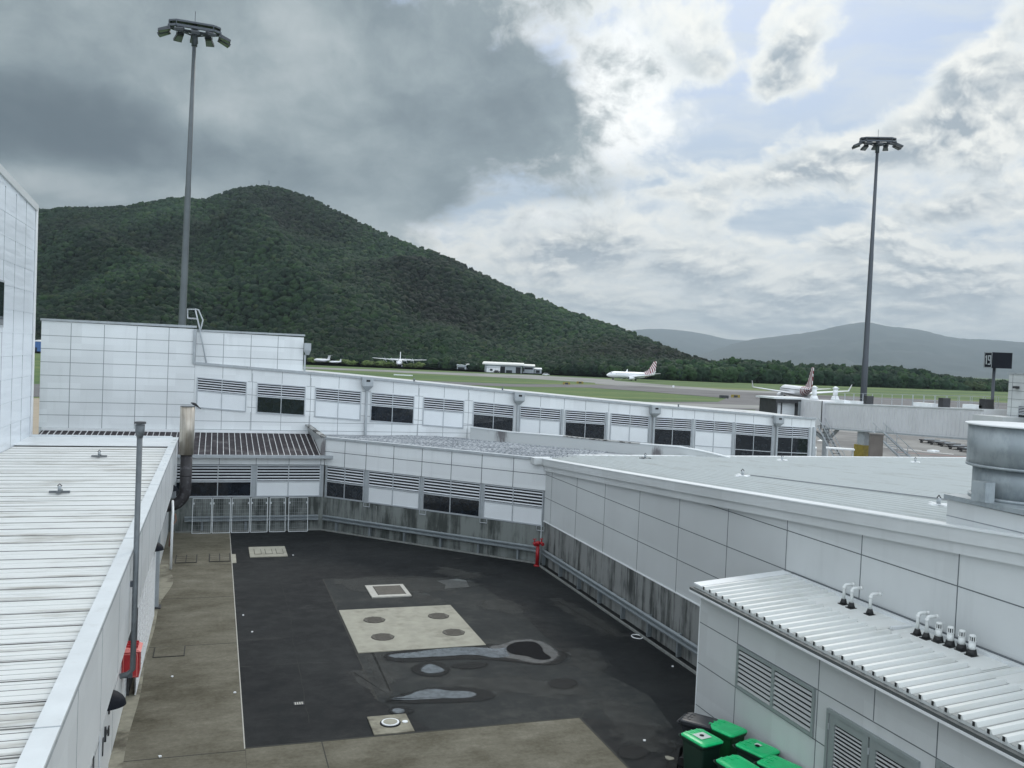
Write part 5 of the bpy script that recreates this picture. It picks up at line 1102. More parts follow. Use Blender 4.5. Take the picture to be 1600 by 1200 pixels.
# roof vents
for q in (1272, 1305):
    p = gy(q, 620, 88.5); mb = MB(); z0 = zt_(Y1)+.25; mb.cyl(p.x, p.y, z0, z0+.5, .55, 'white', 14, .35); mb.cyl(p.x, p.y, z0+.5, z0+1.4, .28, 'white', 12); mb.cyl(p.x, p.y, z0+1.4, z0+1.65, .45, 'white', 14, .1); mb.build('roof_vent', jb)
mb = MB()
for (yq, w, h) in ((84, 1.6, .35), (81.5, 1.2, .3), (79.8, .5, .9), (71.5, 2.5, .35), (69.2, .6, .9), (65.4, 2.2, .35), (64.2, .8, .9)):
    m_ = 'equip' if h > .8 else 'white'; mb = MB(); mb.box(XJ+.6, XJ+1.5, yq-w/2, yq+w/2, zt_(yq)+.1, zt_(yq)+.1+h, m_); mb.build('roof_equipment', jb)
mb = MB(); jp = gy(1345, 690, 79.).x
yc_ = gx(1345, 690, XJ+.3).y; zy_ = gx(1345, 695, XJ+.3).z
mb.box(XJ+.3, XJ+1.3, yc_-.5, yc_+.6, zy_, zb_(yc_), 'trim'); mb.box(XJ+.1, XJ+1.5, yc_-.7, yc_+.8, ZA+.1, zy_, 'yellow'); mb.build('support_column', jb); mb = MB(); mb.bar((XJ+1, 86.5, ZA+.3), (XJ+1, 86.5, zb_(Y1)), .5, 'trim'); mb.bar((XJ+1, 86.3, .8), (XJ+.5, 89.5, zb_(Y1)-.1), .35, 'trim'); mb.bar((XJ+1, 86.3, .8), (XJ+.6, 84.0, zb_(Y1)-.1), .3, 'trim'); mb.build('drive_column', jb)
for q in (yc_-.5, yc_+.7): mb = MB(); mb.tube([(XJ-.15, q, ZA+.6), (XJ+.27, q, ZA+.6)], .5, 'tyre', 14); mb.build('wheel', jb)
mb = MB()
for s_ in (0, .9):
    mb.bar((XJ-.4-s_, 85.0, zb_(Y1)+.2), (XJ-.4-s_, 80.6, ZA+.6), .14, 'frame'); mb.bar((XJ-.4-s_, 85.0, zb_(Y1)+1.1), (XJ-.4-s_, 80.6, ZA+1.5), .06, 'frame')
for k_ in range(14): t_ = k_/13; mb.box(XJ-1.3, XJ-.4, 85-4.4*t_-.15, 85-4.4*t_+.1, zb_(Y1)+.2-(zb_(Y1)+.2-ZA-.6)*t_, zb_(Y1)+.24-(zb_(Y1)+.2-ZA-.6)*t_, 'equip')
mb.build('service_stairs', jb)
# second stair by bridge
ss_ = thing('boarding_stairs', 'grey steel stairs descending from under the jet bridge', 'stairs', (66, 74, ZA))
a = gx(1378, 675, XJ-.6); b = gx(1405, 699, XJ-.6); mb = MB()
A = gx(1379, 674, XJ-.3); B = A.lerp(gx(1408, 701, XJ-.3), 1.9)
for s_ in (0, -1.3):
    mb.bar(A+Vector((s_, 0, 0)), B+Vector((s_, 0, 0)), .18, 'frame'); mb.bar(A+Vector((s_, 0, .9)), B+Vector((s_, 0, .9)), .05, 'frame')
    for t_ in (.1, .4, .7, 1): mb.bar(A.lerp(B, t_)+Vector((s_, 0, 0)), A.lerp(B, t_)+Vector((s_, 0, .9)), .05, 'frame')
mb.build('stringer', ss_)
mb = MB()
for k_ in range(16): q = A.lerp(B, k_/15); mb.box(q.x-1.3, q.x, q.y-.15, q.y+.12, q.z-.02, q.z+.02, 'trim')
mb.build('tread', ss_)
# =================================================================== GROUND EQUIPMENT
def onap(x, y): return gz(x, y, ZA)
def crate(x0, x1, ytop, ybot, dep, name, label, cat, m_, D=None):
    c = gx((x0+x1)/2, ybot, 67) if D is None else gd((x0+x1)/2, ybot, D)
    return c
p = gd(1368, 706, 96); mb = MB(); r_ = R0
def obox(mb, c, w, d, z0, z1, m_, ang=0.):
    u = Vector((math.cos(ang), math.sin(ang), 0)); v = Vector((-u.y, u.x, 0)); c = Vector((c[0], c[1], 0))
    P4 = [c-u*w/2-v*d/2, c+u*w/2-v*d/2, c+u*w/2+v*d/2, c-u*w/2+v*d/2]
    mb.hexa([q+Vector((0, 0, z0)) for q in P4]+[q+Vector((0, 0, z1)) for q in P4], m_)
an_ = -YAW-.3
p = gd(1368, 706, 88)
ct = thing('cargo_container', 'grey brown upright container beside the yellow bridge column', 'container', (p.x, p.y, ZA))
obox(mb, p, 1.2, 1.2, ZA+.35, gd(1368, 679, 88).z, 'brownbox', an_); mb.build('body', ct); mb = MB(); obox(mb, p, 1.35, 1.35, gd(1368, 679, 88).z, gd(1368, 679, 88).z+.12, 'apron', an_); mb.build('lid', ct)
mb = MB(); obox(mb, p, 1.5, 1.5, ZA+.1, ZA+.34, 'equip', an_); mb.build('skid', ct)
for i, (x, y, l, w) in enumerate(((1262, 704, 'small grey tug with pale roof left of the green cart', 1.6), (1312, 706, 'flat topped green and white service cart under the bridge', 2.6))):
    p = gd(x, y+8, 92); t = thing('service_cart', l, 'service cart', (p.x, p.y, ZA), 'service carts on the apron'); mb = MB(); z0 = ZA+.4; h = gd(x, y-6, 92).z; z0 = h-1.9
    obox(mb, p, w, 1.4, z0, z0+.6, 'equip' if i == 0 else 'doorgrey', an_); mb.build('body', t); mb = MB(); obox(mb, p, w*1.05, 1.5, h-.12, h, 'white', an_); mb.build('roof', t); mb = MB()
    u = Vector((math.cos(an_), math.sin(an_), 0)); v = Vector((-u.y, u.x, 0))
    for s1 in (-1, 1):
        for s2 in (-1, 1): q = Vector((p.x, p.y, 0))+u*s1*w*.47+v*s2*.65; mb.bar((q.x, q.y, z0+.6), (q.x, q.y, h), .09, 'white')
    mb.build('post', t)
    for s1 in (-1, 1):
        mb = MB(); q = Vector((p.x, p.y, ZA+.35))+u*s1*w*.32; mb.tube([q-v*.75, q-v*.5], .32, 'tyre', 14); mb.tube([q+v*.5, q+v*.75], .32, 'tyre', 14); mb.build('wheel', t)
pos_d = [(1452, 690, 'farthest'), (1468, 693, 'second farthest'), (1484, 696, 'third farthest'), (1498, 700, 'second nearest'), (1515, 704, 'nearest')]
for i, (x, y, l) in enumerate(pos_d):
    p = onap(x, y+3); t = thing('baggage_dolly', l+' dark flat baggage dolly in the row on the apron', 'baggage dolly', (p.x, p.y, ZA), 'baggage dollies parked in a row')
    mb = MB(); obox(mb, p, 3.0, 1.8, ZA+.5, ZA+.68, 'equip', .2); obox(mb, p, 2.7, .15, ZA+.68, ZA+.8, 'trim', .2); mb.build('deck', t)
    u = Vector((math.cos(.2), math.sin(.2), 0)); v = Vector((-u.y, u.x, 0))
    for s1 in (-1, 1): mb = MB(); q = Vector((p.x, p.y, ZA+.28))+u*s1*1.1; mb.tube([q-v*.8, q-v*.6], .26, 'tyre', 12); mb.tube([q+v*.6, q+v*.8], .26, 'tyre', 12); mb.build('wheel', t)
    mb = MB(); q = Vector((p.x, p.y, ZA+.5))-u*1.5; mb.bar(q, q-u*1.0-Vector((0, 0, .2)), .06, 'equip'); mb.build('drawbar', t)
p = onap(1458, 707); mb = MB(); obox(mb, p, 1.6, 1.0, ZA+.12, ZA+.35, 'white', .3); tag(mb.build('pallet', loc=(p.x, p.y, ZA)), 'small pale pallet in front of the baggage dollies', 'pallet')
for i, (x, y, l) in enumerate(((1350, 708, 'white and orange ground power unit at the yellow column foot'), (1330, 700, 'cluster of pale hose reels left of the yellow column'))):
    p = gd(x, y, 94); mb = MB(); obox(mb, p, 1.0, .9, ZA+.2, ZA+1.6, 'white', an_); obox(mb, p+Vector((.1, -.1, 0)), .7, .8, ZA+1.6, ZA+2.0, 'equip', an_); obox(mb, p, 1.1, 1.0, ZA, ZA+.2, 'paintred', an_)
    tag(mb.build('ground_unit', loc=(p.x, p.y, ZA)), l, 'ground unit')
# =================================================================== SIGN 19
sp = gd(1552, 600, 82); sg = thing('stand_sign', 'black box sign on a pole showing 19 beside the boarding bridge', 'sign', (sp.x, sp.y, ZA))
mb = MB(); mb.cyl(sp.x, sp.y, ZA, gd(1558, 575, 82).z, .14, 'maststeel', 10); pb2 = gd(1552, 655, 82).z; mb.cyl(sp.x, sp.y, ZA, pb2+1.2, .38, 'maststeel', 12, .2); mb.build('pole', sg)
top = gd(1560, 551, 82).z; bot = gd(1560, 575.5, 82).z; aS = -YAW+math.radians(-12)
u = Vector((math.cos(aS), math.sin(aS), 0)); v = Vector((-u.y, u.x, 0))
tgt = gd(1562, 560, 82); cx_ = Vector((tgt.x, tgt.y, 0))
# corner nearest camera projects at x=1550
W_, D_ = 1.65, .95
cnr = gd(1550.5, 562, 81.3); c0_ = Vector((cnr.x, cnr.y, 0)); ctr = c0_+u*W_/2+v*D_/2
uu_ = u; mb = MB()
vs = (-u*.48+v*.88).normalized()  # narrow face turned to the yard
P4 = [c0_, c0_+u*W_, c0_+u*W_+vs*D_, c0_+vs*D_]
mb.hexa([q+Vector((0, 0, bot)) for q in P4]+[q+Vector((0, 0, top)) for q in P4], 'black'); mb.build('sign_box', sg)
fn = vs.cross(Vector((0, 0, 1))); fn = fn if fn.dot(Vector((-1, -1, 0))) > 0 else -fn
mb = MB(); H_ = top-bot; o_ = c0_+vs*D_
def fq(a, b, z0, z1, m_='frame', e=.01): mb.hexa([q+Vector((0, 0, z)) for z in (bot+z0*H_, bot+z1*H_) for q in (o_-vs*D_*a, o_-vs*D_*b, o_-vs*D_*b+fn*e, o_-vs*D_*a+fn*e)], m_)
fq(.04, .96, .95, .99); fq(.04, .96, .01, .05); fq(.04, .09, .05, .95); fq(.91, .96, .05, .95)
fq(.24, .36, .22, .80); fq(.16, .24, .66, .72)
fq(.48, .58, .48, .80); fq(.74, .84, .22, .80); fq(.58, .74, .73, .80); fq(.58, .74, .46, .53); fq(.48, .74, .20, .27)
mb.build('number', sg)
# =================================================================== FAR RIGHT BUILDING
fb_ = thing('gate_building', 'white panelled gate building at the far right edge', 'building', (70, 60, ZA))
GX = 66.5; pf = gx(1576, 600, GX); pn = gx(1700, 600, GX); zt2 = gx(1590, 585, GX).z
mb = MB(); mb.box(GX, GX+12, pn.y, pf.y, ZA, zt2, 'panelgrey'); fq2 = Frame((GX, 0, 0), (0, 1, 0), (-1, 0, 0))
for k_ in range(8): fq2.box(mb, pn.y, pf.y, 0, .01, zt2-.75-k_*.72, zt2-.72-k_*.72, 'joint')
for q in (1581, 1620, 1660): y_ = gx(q, 620, GX).y; fq2.box(mb, y_-.015, y_+.015, 0, .011, 1, zt2, 'joint')
mb.build('wall', fb_); mb = MB(); mb.box(GX-.1, GX+12, pn.y-.1, pf.y+.1, zt2, zt2+.15, 'trim'); mb.build('capping', fb_)
wq = gx(1592, 634, GX); wn_ = gx(1640, 634, GX); window(fb_, Frame((GX-.02, 0, 0), (0, 1, 0), (-1, 0, 0)), wn_.y, wq.y, wq.z, wq.z-.75, wq.z-2.3, 'g', 5)
mb = MB(); p = gd(1557, 640, 84.); p2 = gd(1578, 640, 84.); obl = gd(1557, 646, 84.).z
mb.box(GX-2.6, GX-.02, pf.y-2.0, pf.y+1.2, ZA, obl, 'panelgrey'); mb.build('rotunda_link', fb_)
mb = MB(); p = gx(1590, 607, GX); mb.box(GX-.35, GX-.02, p.y-.2, p.y+.2, p.z, p.z+.2, 'equip'); mb.build('security_camera', fb_)
# =================================================================== AIRCRAFT
def fus(mb, prof, m_, n=20):
    rows = [[(x, r*math.cos(2*math.pi*k/n), zc+r*math.sin(2*math.pi*k/n)*sz) for k in range(n+1)] for x, r, zc, sz in prof]; mb.grid(rows, m_)
def wing(mb, root, tip, cr, ct_, th, m_):
    (x0, y0, z0), (x1, y1, z1) = root, tip
    mb.hexa([(x0, y0, z0-th/2), (x0-cr, y0, z0-th/4), (x1-ct_, y1, z1-th/8), (x1, y1, z1-th/6), (x0-cr*.15, y0, z0+th/2), (x0-cr, y0, z0+th/8), (x1-ct_, y1, z1+th/8), (x1-ct_*.1, y1, z1+th/5)], m_)
def jet(name, label, L, span, yaw, loc, group):
    t = thing(name, label, 'airliner', (0, 0, 0), group)
    mb = MB(); R_ = 1.95; h = L/2; zc = 3.2
    prof = [(h, .05, zc-.5, 1), (h-.4, .55, zc-.45, 1), (h-1.4, 1.1, zc-.3, 1), (h-3.0, 1.6, zc-.08, 1), (h-5, R_, zc, 1), (-h+11, R_, zc, 1), (-h+7, 1.6, zc+.35, 1), (-h+3, .9, zc+.9, 1), (-h+.3, .25, zc+1.3, 1)]
    fus(mb, prof, 'alu'); mb.build('fuselage', t)
    mb = MB(); mb.box(h-2.9, h-2.2, -1.25, 1.25, zc+.75, zc+1.15, 'glass'); mb.build('cockpit_window', t)
    mb = MB()
    for s in (-1, 1):
        x = h-5.5
        while x > -h+8: mb.box(x-.13, x+.13, s*1.96-.02, s*1.96+.02, zc+.45, zc+.78, 'equip'); x -= .75
    mb.build('cabin_windows', t)
    for s in (-1, 1):
        mb = MB(); wing(mb, (3.2, s*1.2, zc-1.0), (-4.6, s*span/2, zc+.9), 7.2, 1.6, .8, 'alu'); w = mb.build('wing', t)
        mb = MB(); y = s*span/2; mb.hexa([(-4.6, y, zc+.9), (-6.2, y, zc+.9), (-6.2, y+s*.06, zc+.92), (-4.6, y+s*.06, zc+.92), (-6.3, y+s*.7, zc+3.3), (-6.9, y+s*.7, zc+3.3), (-6.9, y+s*.76, zc+3.3), (-6.3, y+s*.76, zc+3.3)], 'alu'); mb.build('winglet', w)
        mb = MB(); mb.tube([(4.3, s*5.0, zc-1.75), (3.9, s*5.0, zc-1.75), (2, s*5.0, zc-1.75), (.2, s*5.0, zc-1.7)], .9, 'alu', 16, radii=[.85, .98, .95, .6]); mb.tube([(4.34, s*5, zc-1.75), (4.31, s*5, zc-1.75)], .72, 'dark', 16); mb.box(.5, 3.2, s*5-.1, s*5+.1, zc-1.0, zc-.5, 'alu'); mb.build('engine', t)
        mb = MB(); wing(mb, (-h+4.5, s*.5, zc+1.1), (-h+1.3, s*6.6, zc+1.7), 3.4, 1.2, .35, 'alu'); mb.build('tailplane', t)
    mb = MB(); x0 = -h+7.5
    P_ = [(x0+1.5, zc+1.6), (x0-2.4, zc+3.6), (x0-6.0, zc+9.0), (x0-7.9, zc+9.0), (x0-7.0, zc+1.4)]
    mb.v += [(a, .14, b) for a, b in P_]+[(a, -.14, b) for a, b in P_]; kk = mb.mi('tail'); mb.f += [(0, 1, 2, 3, 4), (9, 8, 7, 6, 5)]+[(q, q+5, (q+1) % 5+5, (q+1) % 5) for q in range(5)]; mb.m += [kk]*7; mb.sm += [False]*7; mb.build('fin', t)
    mb = MB(); prof2 = [(-h+8.5, 1.80, zc+.26, 1), (-h+7, 1.63, zc+.36, 1), (-h+3, .93, zc+.91, 1), (-h+.5, .32, zc+1.28, 1)]; fus(mb, prof2, 'tail'); mb.build('tail_cone', t)
    for (x, y) in ((h-4.5, 0), (-1.6, -2.8), (-1.6, 2.8)):
        mb = MB(); mb.bar((x, y, .5), (x, y, zc-1.4), .18, 'alugrey'); mb.tube([(x, y-.3, .5), (x, y+.3, .5)], .5, 'tyre', 14); mb.build('landing_gear', t)
    t.rotation_euler = (0, 0, yaw); t.location = loc; return t
def airpos(x, y): p = onap(x, y); return p
g1 = airpos(986, 594.5)
def yaw_for(p, deg):  # heading relative to the direction away from the viewer
    los = math.atan2(p.y, p.x); return los+math.radians(deg)
jet('airliner', 'white airliner with red patterned tail, seen side on across the grass', 33.6, 34.3, yaw_for(g1, 90+28), (g1.x, g1.y, ZA+.08), 'white airliners with patterned tails')
g2 = gz(1243, 624.5, ZA)
jet('airliner', 'white airliner with winglets turning behind the boarding bridge cab', 37.0, 34.8, yaw_for(g2, 17), (g2.x, g2.y, ZA+.08), 'white airliners with patterned tails')
# four engine cargo plane
g3 = airpos(624, 573.2)
cp = thing('cargo_plane', 'high winged four engine transport aircraft facing the viewer', 'cargo plane', (0, 0, 0))
mb = MB(); zc = 3.2; fus(mb, [(15, .1, zc-.8, 1), (14.3, .9, zc-.5, 1), (12.5, 1.7, zc, 1), (10.5, 2.15, zc+.1, 1), (-4, 2.15, zc+.1, 1), (-10, 1.4, zc+1.1, 1), (-14.5, .4, zc+2.1, 1)], 'alu'); mb.build('fuselage', cp)
mb = MB(); mb.box(11.6, 12.9, -1.3, 1.3, zc+1.0, zc+1.7, 'glass'); mb.build('cockpit_window', cp)
for s in (-1, 1):
    mb = MB(); wing(mb, (4, s*1.0, zc+2.1), (2.6, s*20.2, zc+2.9), 4.9, 2.4, .6, 'alu'); mb.build('wing', cp)
    for q, dq in ((5.0, 0), (10.2, .2)):
        mb = MB(); mb.tube([(6.6, s*q, zc+1.9+dq), (6, s*q, zc+1.9+dq), (2, s*q, zc+2.0+dq)], .6, 'alu', 12, radii=[.3, .62, .5]); e = mb.build('engine', cp)
        mb = MB()
        for k_ in range(4): a = k_*math.pi/2+.4; mb.hexa([(6.5, s*q-.15*math.sin(a), zc+1.9+dq+.15*math.cos(a)), (6.6, s*q-.15*math.sin(a), zc+1.9+dq+.15*math.cos(a)), (6.6, s*q+.15*math.sin(a), zc+1.9+dq-.15*math.cos(a)), (6.5, s*q+.15*math.sin(a), zc+1.9+dq-.15*math.cos(a))]+[(xx, s*q+2*math.cos(a)+sg_*.12*math.sin(a), zc+1.9+dq+2*math.sin(a)-sg_*.12*math.cos(a)) for xx, sg_ in ((6.5, -1), (6.6, -1), (6.6, 1), (6.5, 1))], 'alugrey')
        mb.build('propeller', e)
    mb = MB(); wing(mb, (-10.5, s*.4, zc+2.6), (-12.5, s*8, zc+2.8), 4.2, 2.2, .4, 'alu'); mb.build('tailplane', cp)
    mb = MB(); mb.box(-2.5, 2.5, s*1.9-.5, s*1.9+.5, .5, 1.6, 'alugrey'); mb.tube([(1, s*1.9-.3, .6), (1, s*1.9+.3, .6)], .6, 'tyre', 12); mb.tube([(-1, s*1.9-.3, .6), (-1, s*1.9+.3, .6)], .6, 'tyre', 12); mb.build('landing_gear', cp)
mb = MB(); mb.hexa([(-8, -.25, zc+2), (-14, -.25, zc+2.5), (-14, .25, zc+2.5), (-8, .25, zc+2), (-12, -.2, 11.4), (-14.2, -.2, 11.4), (-14.2, .2, 11.4), (-12, .2, 11.4)], 'alu'); mb.build('fin', cp)
cp.rotation_euler = (0, 0, math.atan2(g3.y, g3.x)+math.pi-.04); cp.location = (g3.x, g3.y, ZA)
# small T tail planes
def ttail(label, x, y, sc, dirr):
    p = airpos(x, y); t = thing('small_aircraft', label, 'small aircraft', (0, 0, 0), 'small parked aircraft')
    mb = MB(); zc = 2.2; fus(mb, [(8, .05, zc-.3, 1), (7, .8, zc-.1, 1), (5, 1.3, zc, 1), (-3, 1.3, zc, 1), (-7.5, .4, zc+.6, 1)], 'alu', 14); mb.build('fuselage', t)
    for s in (-1, 1):
        mb = MB(); wing(mb, (1.5, s*.8, zc-.6), (.5, s*9, zc+.1), 2.6, 1.2, .35, 'alugrey'); mb.build('wing', t); mb = MB(); wing(mb, (-6.5, 0, zc+4.0), (-7.2, s*3.2, zc+4.1), 1.6, .9, .2, 'alugrey'); mb.build('tailplane', t)
        mb = MB(); mb.bar((0, s*2, .3), (0, s*2, zc-.5), .2, 'alugrey'); mb.tube([(0, s*2-.15, .35), (0, s*2+.15, .35)], .35, 'tyre', 10); mb.build('landing_gear', t)
    mb = MB(); mb.hexa([(-4.8, -.12, zc+.6), (-7.5, -.12, zc+.6), (-7.5, .12, zc+.6), (-4.8, .12, zc+.6), (-6.4, -.1, zc+4.1), (-8, -.1, zc+4.1), (-8, .1, zc+4.1), (-6.4, .1, zc+4.1)], 'alu'); mb.build('fin', t)
    t.rotation_euler = (0, 0, math.atan2(p.y, p.x)+dirr); t.location = (p.x, p.y, ZA); t.scale = (sc, sc, sc)
ttail('parked aircraft with a T shaped tail by the trees', 503, 567.3, 1.0, .9)
ttail('smaller parked aircraft right of the T tailed one', 524, 568.3, .62, 1.9)
# =================================================================== HANGARS
def shed(x0, x1, ytop, ybot, dep, label, roofm='shedroof', wallm='shedwall', openings=(), flat=.2, over=1.0, name='hangar'):
    a = onap((x0+x1)/2, ybot); Dd = (a-CP).dot(Fv); L = gd(x0, ybot, Dd); Rr = gd(x1, ybot, Dd); h = gd((x0+x1)/2, ytop, Dd).z
    w = (Rr-L).length; u = (Rr-L); u.z = 0; u.normalize(); v = Vector((-u.y, u.x, 0)); c = Vector((L.x, L.y, 0)); v = v if v.y > 0 else -v
    t = thing(name, label, 'airfield building', (L.x, L.y, ZA), 'buildings across the airfield')
    def bx(a0, a1, b0, b1, z0, z1, m_, mbb): P4 = [c+u*a0+v*b0, c+u*a1+v*b0, c+u*a1+v*b1, c+u*a0+v*b1]; mbb.hexa([q+Vector((0, 0, z0)) for q in P4]+[q+Vector((0, 0, z1)) for q in P4], m_)
    mb = MB(); bx(0, w, 0, dep, ZA, h-flat, wallm, mb); k = 1.2
    while k < w: bx(k, k+.06, -.02, 0, ZA, h-flat, 'jointlight', mb); k += 2.4
    mb.build('wall', t)
    mb = MB()
    P4 = [c+u*-over+v*-over, c+u*(w+over)+v*-over, c+u*(w+over)+v*dep, c+u*-over+v*dep]
    mb.hexa([q+Vector((0, 0, h-flat)) for q in P4]+[P4[0]+Vector((0, 0, h)), P4[1]+Vector((0, 0, h)), P4[2]+Vector((0, 0, h+.8)), P4[3]+Vector((0, 0, h+.8))], roofm); mb.build('roof', t)
    for (q0, q1, z0, z1) in openings:
        mb = MB(); bx(w*q0, w*q1, -.06, -.025, ZA+(h-flat-ZA)*z0, ZA+(h-flat-ZA)*z1, 'dark', mb); mb.build('door' if z0 == 0 else 'window', t)
    return t
shed(757, 815, 568, 582.2, 24, 'long hangar with wide pale roof overhang, tallest of the group', openings=((.1, .45, .45, .75), (.42, .55, 0, .8), (.58, .74, .0, .35), (.84, .97, 0, .8)), flat=1.0, over=1.6)
shed(760, 781, 573.5, 581.8, 8, 'pale office block joined to the front of the long hangar', 'shedwall', 'white', ((.25, .45, .3, .7), (.6, .85, .0, .4)), .3, .2)
shed(789, 808, 573.5, 581.6, 6, 'pale ribbed annex in the middle of the long hangar', 'shedwall', 'white', ((.55, .9, 0, .4),), .2, .1)
shed(817, 834, 571, 583, 14, 'shorter hangar with dark band right of the long one', openings=((.15, .9, .55, .85), (.0, .12, .2, .8)), flat=.7, over=.8)
shed(835, 846, 576.5, 583.4, 8, 'small white framed shed at the right end of the hangars', 'white', 'shedwall', ((.2, .75, .1, .75),), .3, .3)
shed(745, 757, 571.5, 578, 10, 'grey shed behind the left side of the long hangar', 'shedwall', 'shedwall', ((.3, .6, 0, .5),), .3, .3)
shed(727, 744, 568.5, 577.5, 12, 'pale tan roofed shed among the left sheds', 'shedroof', 'shedwall', ((.2, .5, 0, .5),), .8, .4)
shed(714, 728, 570.5, 577, 10, 'low grey open shed near the left end', 'shedwall', 'shedwall', ((.1, .85, 0, .6),), .5, .4)
shed(703, 712, 571.5, 576, 8, 'small dark open shed at the left end of the hangars', 'shedroof', 'equip', ((.1, .85, 0, .7),), .3, .4)
shed(1561, 1578, 602, 608, 10, 'small pale buildings far beyond the stand sign', 'shedroof', 'shedwall', ((.2, .5, 0, .6),), .6, .4)
shed(52, 66, 532, 549, 14, 'blue and white shed glimpsed between the two left buildings', 'white', 'bluepaint', ((.2, .4, 0, .4),), .8, .4)
# vehicles by the hangars
for i, (x, y, m_, l) in enumerate(((735, 576.8, 'white', 'white van parked before the tan roofed shed'), (776, 581.8, 'equip', 'dark car parked by the office block'), (702, 575, 'white', 'tiny white truck left of all the sheds'), (853, 586.3, 'white', 'tiny white utility vehicle right of the hangars'))):
    p = airpos(x, y+.4); t = thing('parked_vehicle', l, 'vehicle', (p.x, p.y, ZA), 'vehicles by the hangars'); a0 = -YAW
    mb = MB(); obox(mb, p, 4.4, 1.8, ZA+.3, ZA+.95, m_, a0); obox(mb, p+Vector((-.2, 0, 0)), 2.6, 1.6, ZA+.95, ZA+1.55, m_, a0); mb.build('body', t)
    mb = MB(); obox(mb, p+Vector((-.2, -.03, 0)), 2.4, 1.66, ZA+1.0, ZA+1.4, 'glass', a0); mb.build('windows', t)
    u = Vector((math.cos(a0), math.sin(a0), 0)); v = Vector((-u.y, u.x, 0))
    for s in (-1, 1): mb = MB(); q = Vector((p.x, p.y, ZA+.33))+u*s*1.4; mb.tube([q-v*.92, q+v*.92], .33, 'tyre', 12); mb.build('wheel', t)
# airfield marker boards
for i, (x, y, m_, l) in enumerate(((885, 600.5, 'yellow', 'left yellow and black taxiway marker board'), (906, 599, 'yellow', 'second yellow taxiway marker board'), (1131, 622, 'equip', 'dark marker board left of the yellow one by the apron'), (1149, 621, 'yellow', 'yellow marker board nearest the apron'), (630, 586.5, 'white', 'long low white marker on the grass below the cargo plane'), (1052, 605, 'white', 'tiny white marker right of the first airliner'))):
    p = airpos(x, y+1); w = 3.2 if i < 4 else (9 if i == 4 else .8); h = 1.0 if i != 4 else .5
    mb = MB(); obox(mb, p, w, .3, ZA+.2, ZA+.2+h, m_, -YAW)
    if i < 4: obox(mb, p+Vector((0, -.2, 0)), w*.4, .3, ZA+.3, ZA+h, 'equip', -YAW)
    for s in (-.4, .4): mb.bar((p.x+s*w*math.cos(YAW), p.y-s*w*math.sin(YAW), ZA), (p.x+s*w*math.cos(YAW), p.y-s*w*math.sin(YAW), ZA+.25), .08, 'equip')
    tag(mb.build('marker_board', loc=(p.x, p.y, ZA)), l, 'marker board', 'marker boards on the airfield')
# =================================================================== HILL, FOREST, MOUNTAINS
def pinterp(t, x): return interp(t, x)
ridge = [(-260, 352), (-100, 335), (63, 328), (85, 325), (140, 325), (185, 323), (220, 317), (265, 310), (310, 313), (340, 303), (370, 294), (400, 291), (425, 295), (450, 301), (475, 309), (495, 321), (520, 331), (550, 346), (580, 361), (620, 376), (660, 391), (700, 405), (730, 421), (760, 434), (800, 455), (840, 469), (880, 485), (920, 499), (960, 511), (1000, 527), (1040, 544), (1080, 559), (1110, 568), (1130, 576)]
dist = [(-260, 1500), (60, 1450), (400, 1550), (600, 1400), (800, 1200), (1000, 980), (1130, 800)]
CAN = 6.0
base_d = [(-250, 760), (480, 770), (650, 765), (700, 700), (850, 690), (930, 650), (1000, 620), (1080, 615), (1200, 640), (1400, 690), (1600, 740), (1800, 780)]
def hill_h(px_, D):
    """terrain height at the azimuth of photo column px_, distance D"""
    if px_ > 1130: return ZA
    Dr = interp(dist, px_); zr = gd(px_, interp(ridge, px_), Dr).z-CAN; Db = interp(base_d, px_)+25
    if zr < ZA: return ZA
    s = (D-Db)/(Dr-Db)
    if s <= 0: return ZA
    if s > 1: return zr-(D-Dr)*.25
    b = s**1.12
    q = ray(px_, 550); x_, y_ = q.x*D/1400, q.y*D/1400
    gul = abs(mnoise.noise(Vector((x_*.0052+3, y_*.0030, 1.3))))*1.6-.35+mnoise.noise(Vector((x_*.014, y_*.009, 5)))*.35
    return ZA+(zr-ZA)*max(0., b-gul*.34*math.sin(math.pi*min(1, s))*(1-.3*s))
cols = np.linspace(-260, 1150, 95); ND = 46
mb = MB(); rows = []
for j in range(ND):
    row = []
    for px_ in cols:
        Dr = interp(dist, px_); D = 600+(Dr*1.25-600)*j/(ND-1); q = ray(px_, 550); hz_ = math.hypot(q.x, q.y); row.append((q.x*D/1400, q.y*D/1400, hill_h(px_, D)))
    rows.append(row)
mb.grid(rows, 'earth'); mb.build('hill', kind='structure')
# crowns
def ico(sub=1):
    t = (1+5**.5)/2; v = [(-1, t, 0), (1, t, 0), (-1, -t, 0), (1, -t, 0), (0, -1, t), (0, 1, t), (0, -1, -t), (0, 1, -t), (t, 0, -1), (t, 0, 1), (-t, 0, -1), (-t, 0, 1)]
    f = [(0, 11, 5), (0, 5, 1), (0, 1, 7), (0, 7, 10), (0, 10, 11), (1, 5, 9), (5, 11, 4), (11, 10, 2), (10, 7, 6), (7, 1, 8), (3, 9, 4), (3, 4, 2), (3, 2, 6), (3, 6, 8), (3, 8, 9), (4, 9, 5), (2, 4, 11), (6, 2, 10), (8, 6, 7), (9, 8, 1)]
    v = [Vector(q).normalized() for q in v]
    for _ in range(sub):
        c = {}; nf_ = []
        def md(a, b):
            k = (min(a, b), max(a, b))
            if k not in c: v.append(((v[a]+v[b])/2).normalized()); c[k] = len(v)-1
            return c[k]
        for a, b, d in f: x, y, z = md(a, b), md(b, d), md(d, a); nf_ += [(a, x, z), (b, y, x), (d, z, y), (x, y, z)]
        f = nf_
    return np.array([tuple(q) for q in v]), np.array(f)
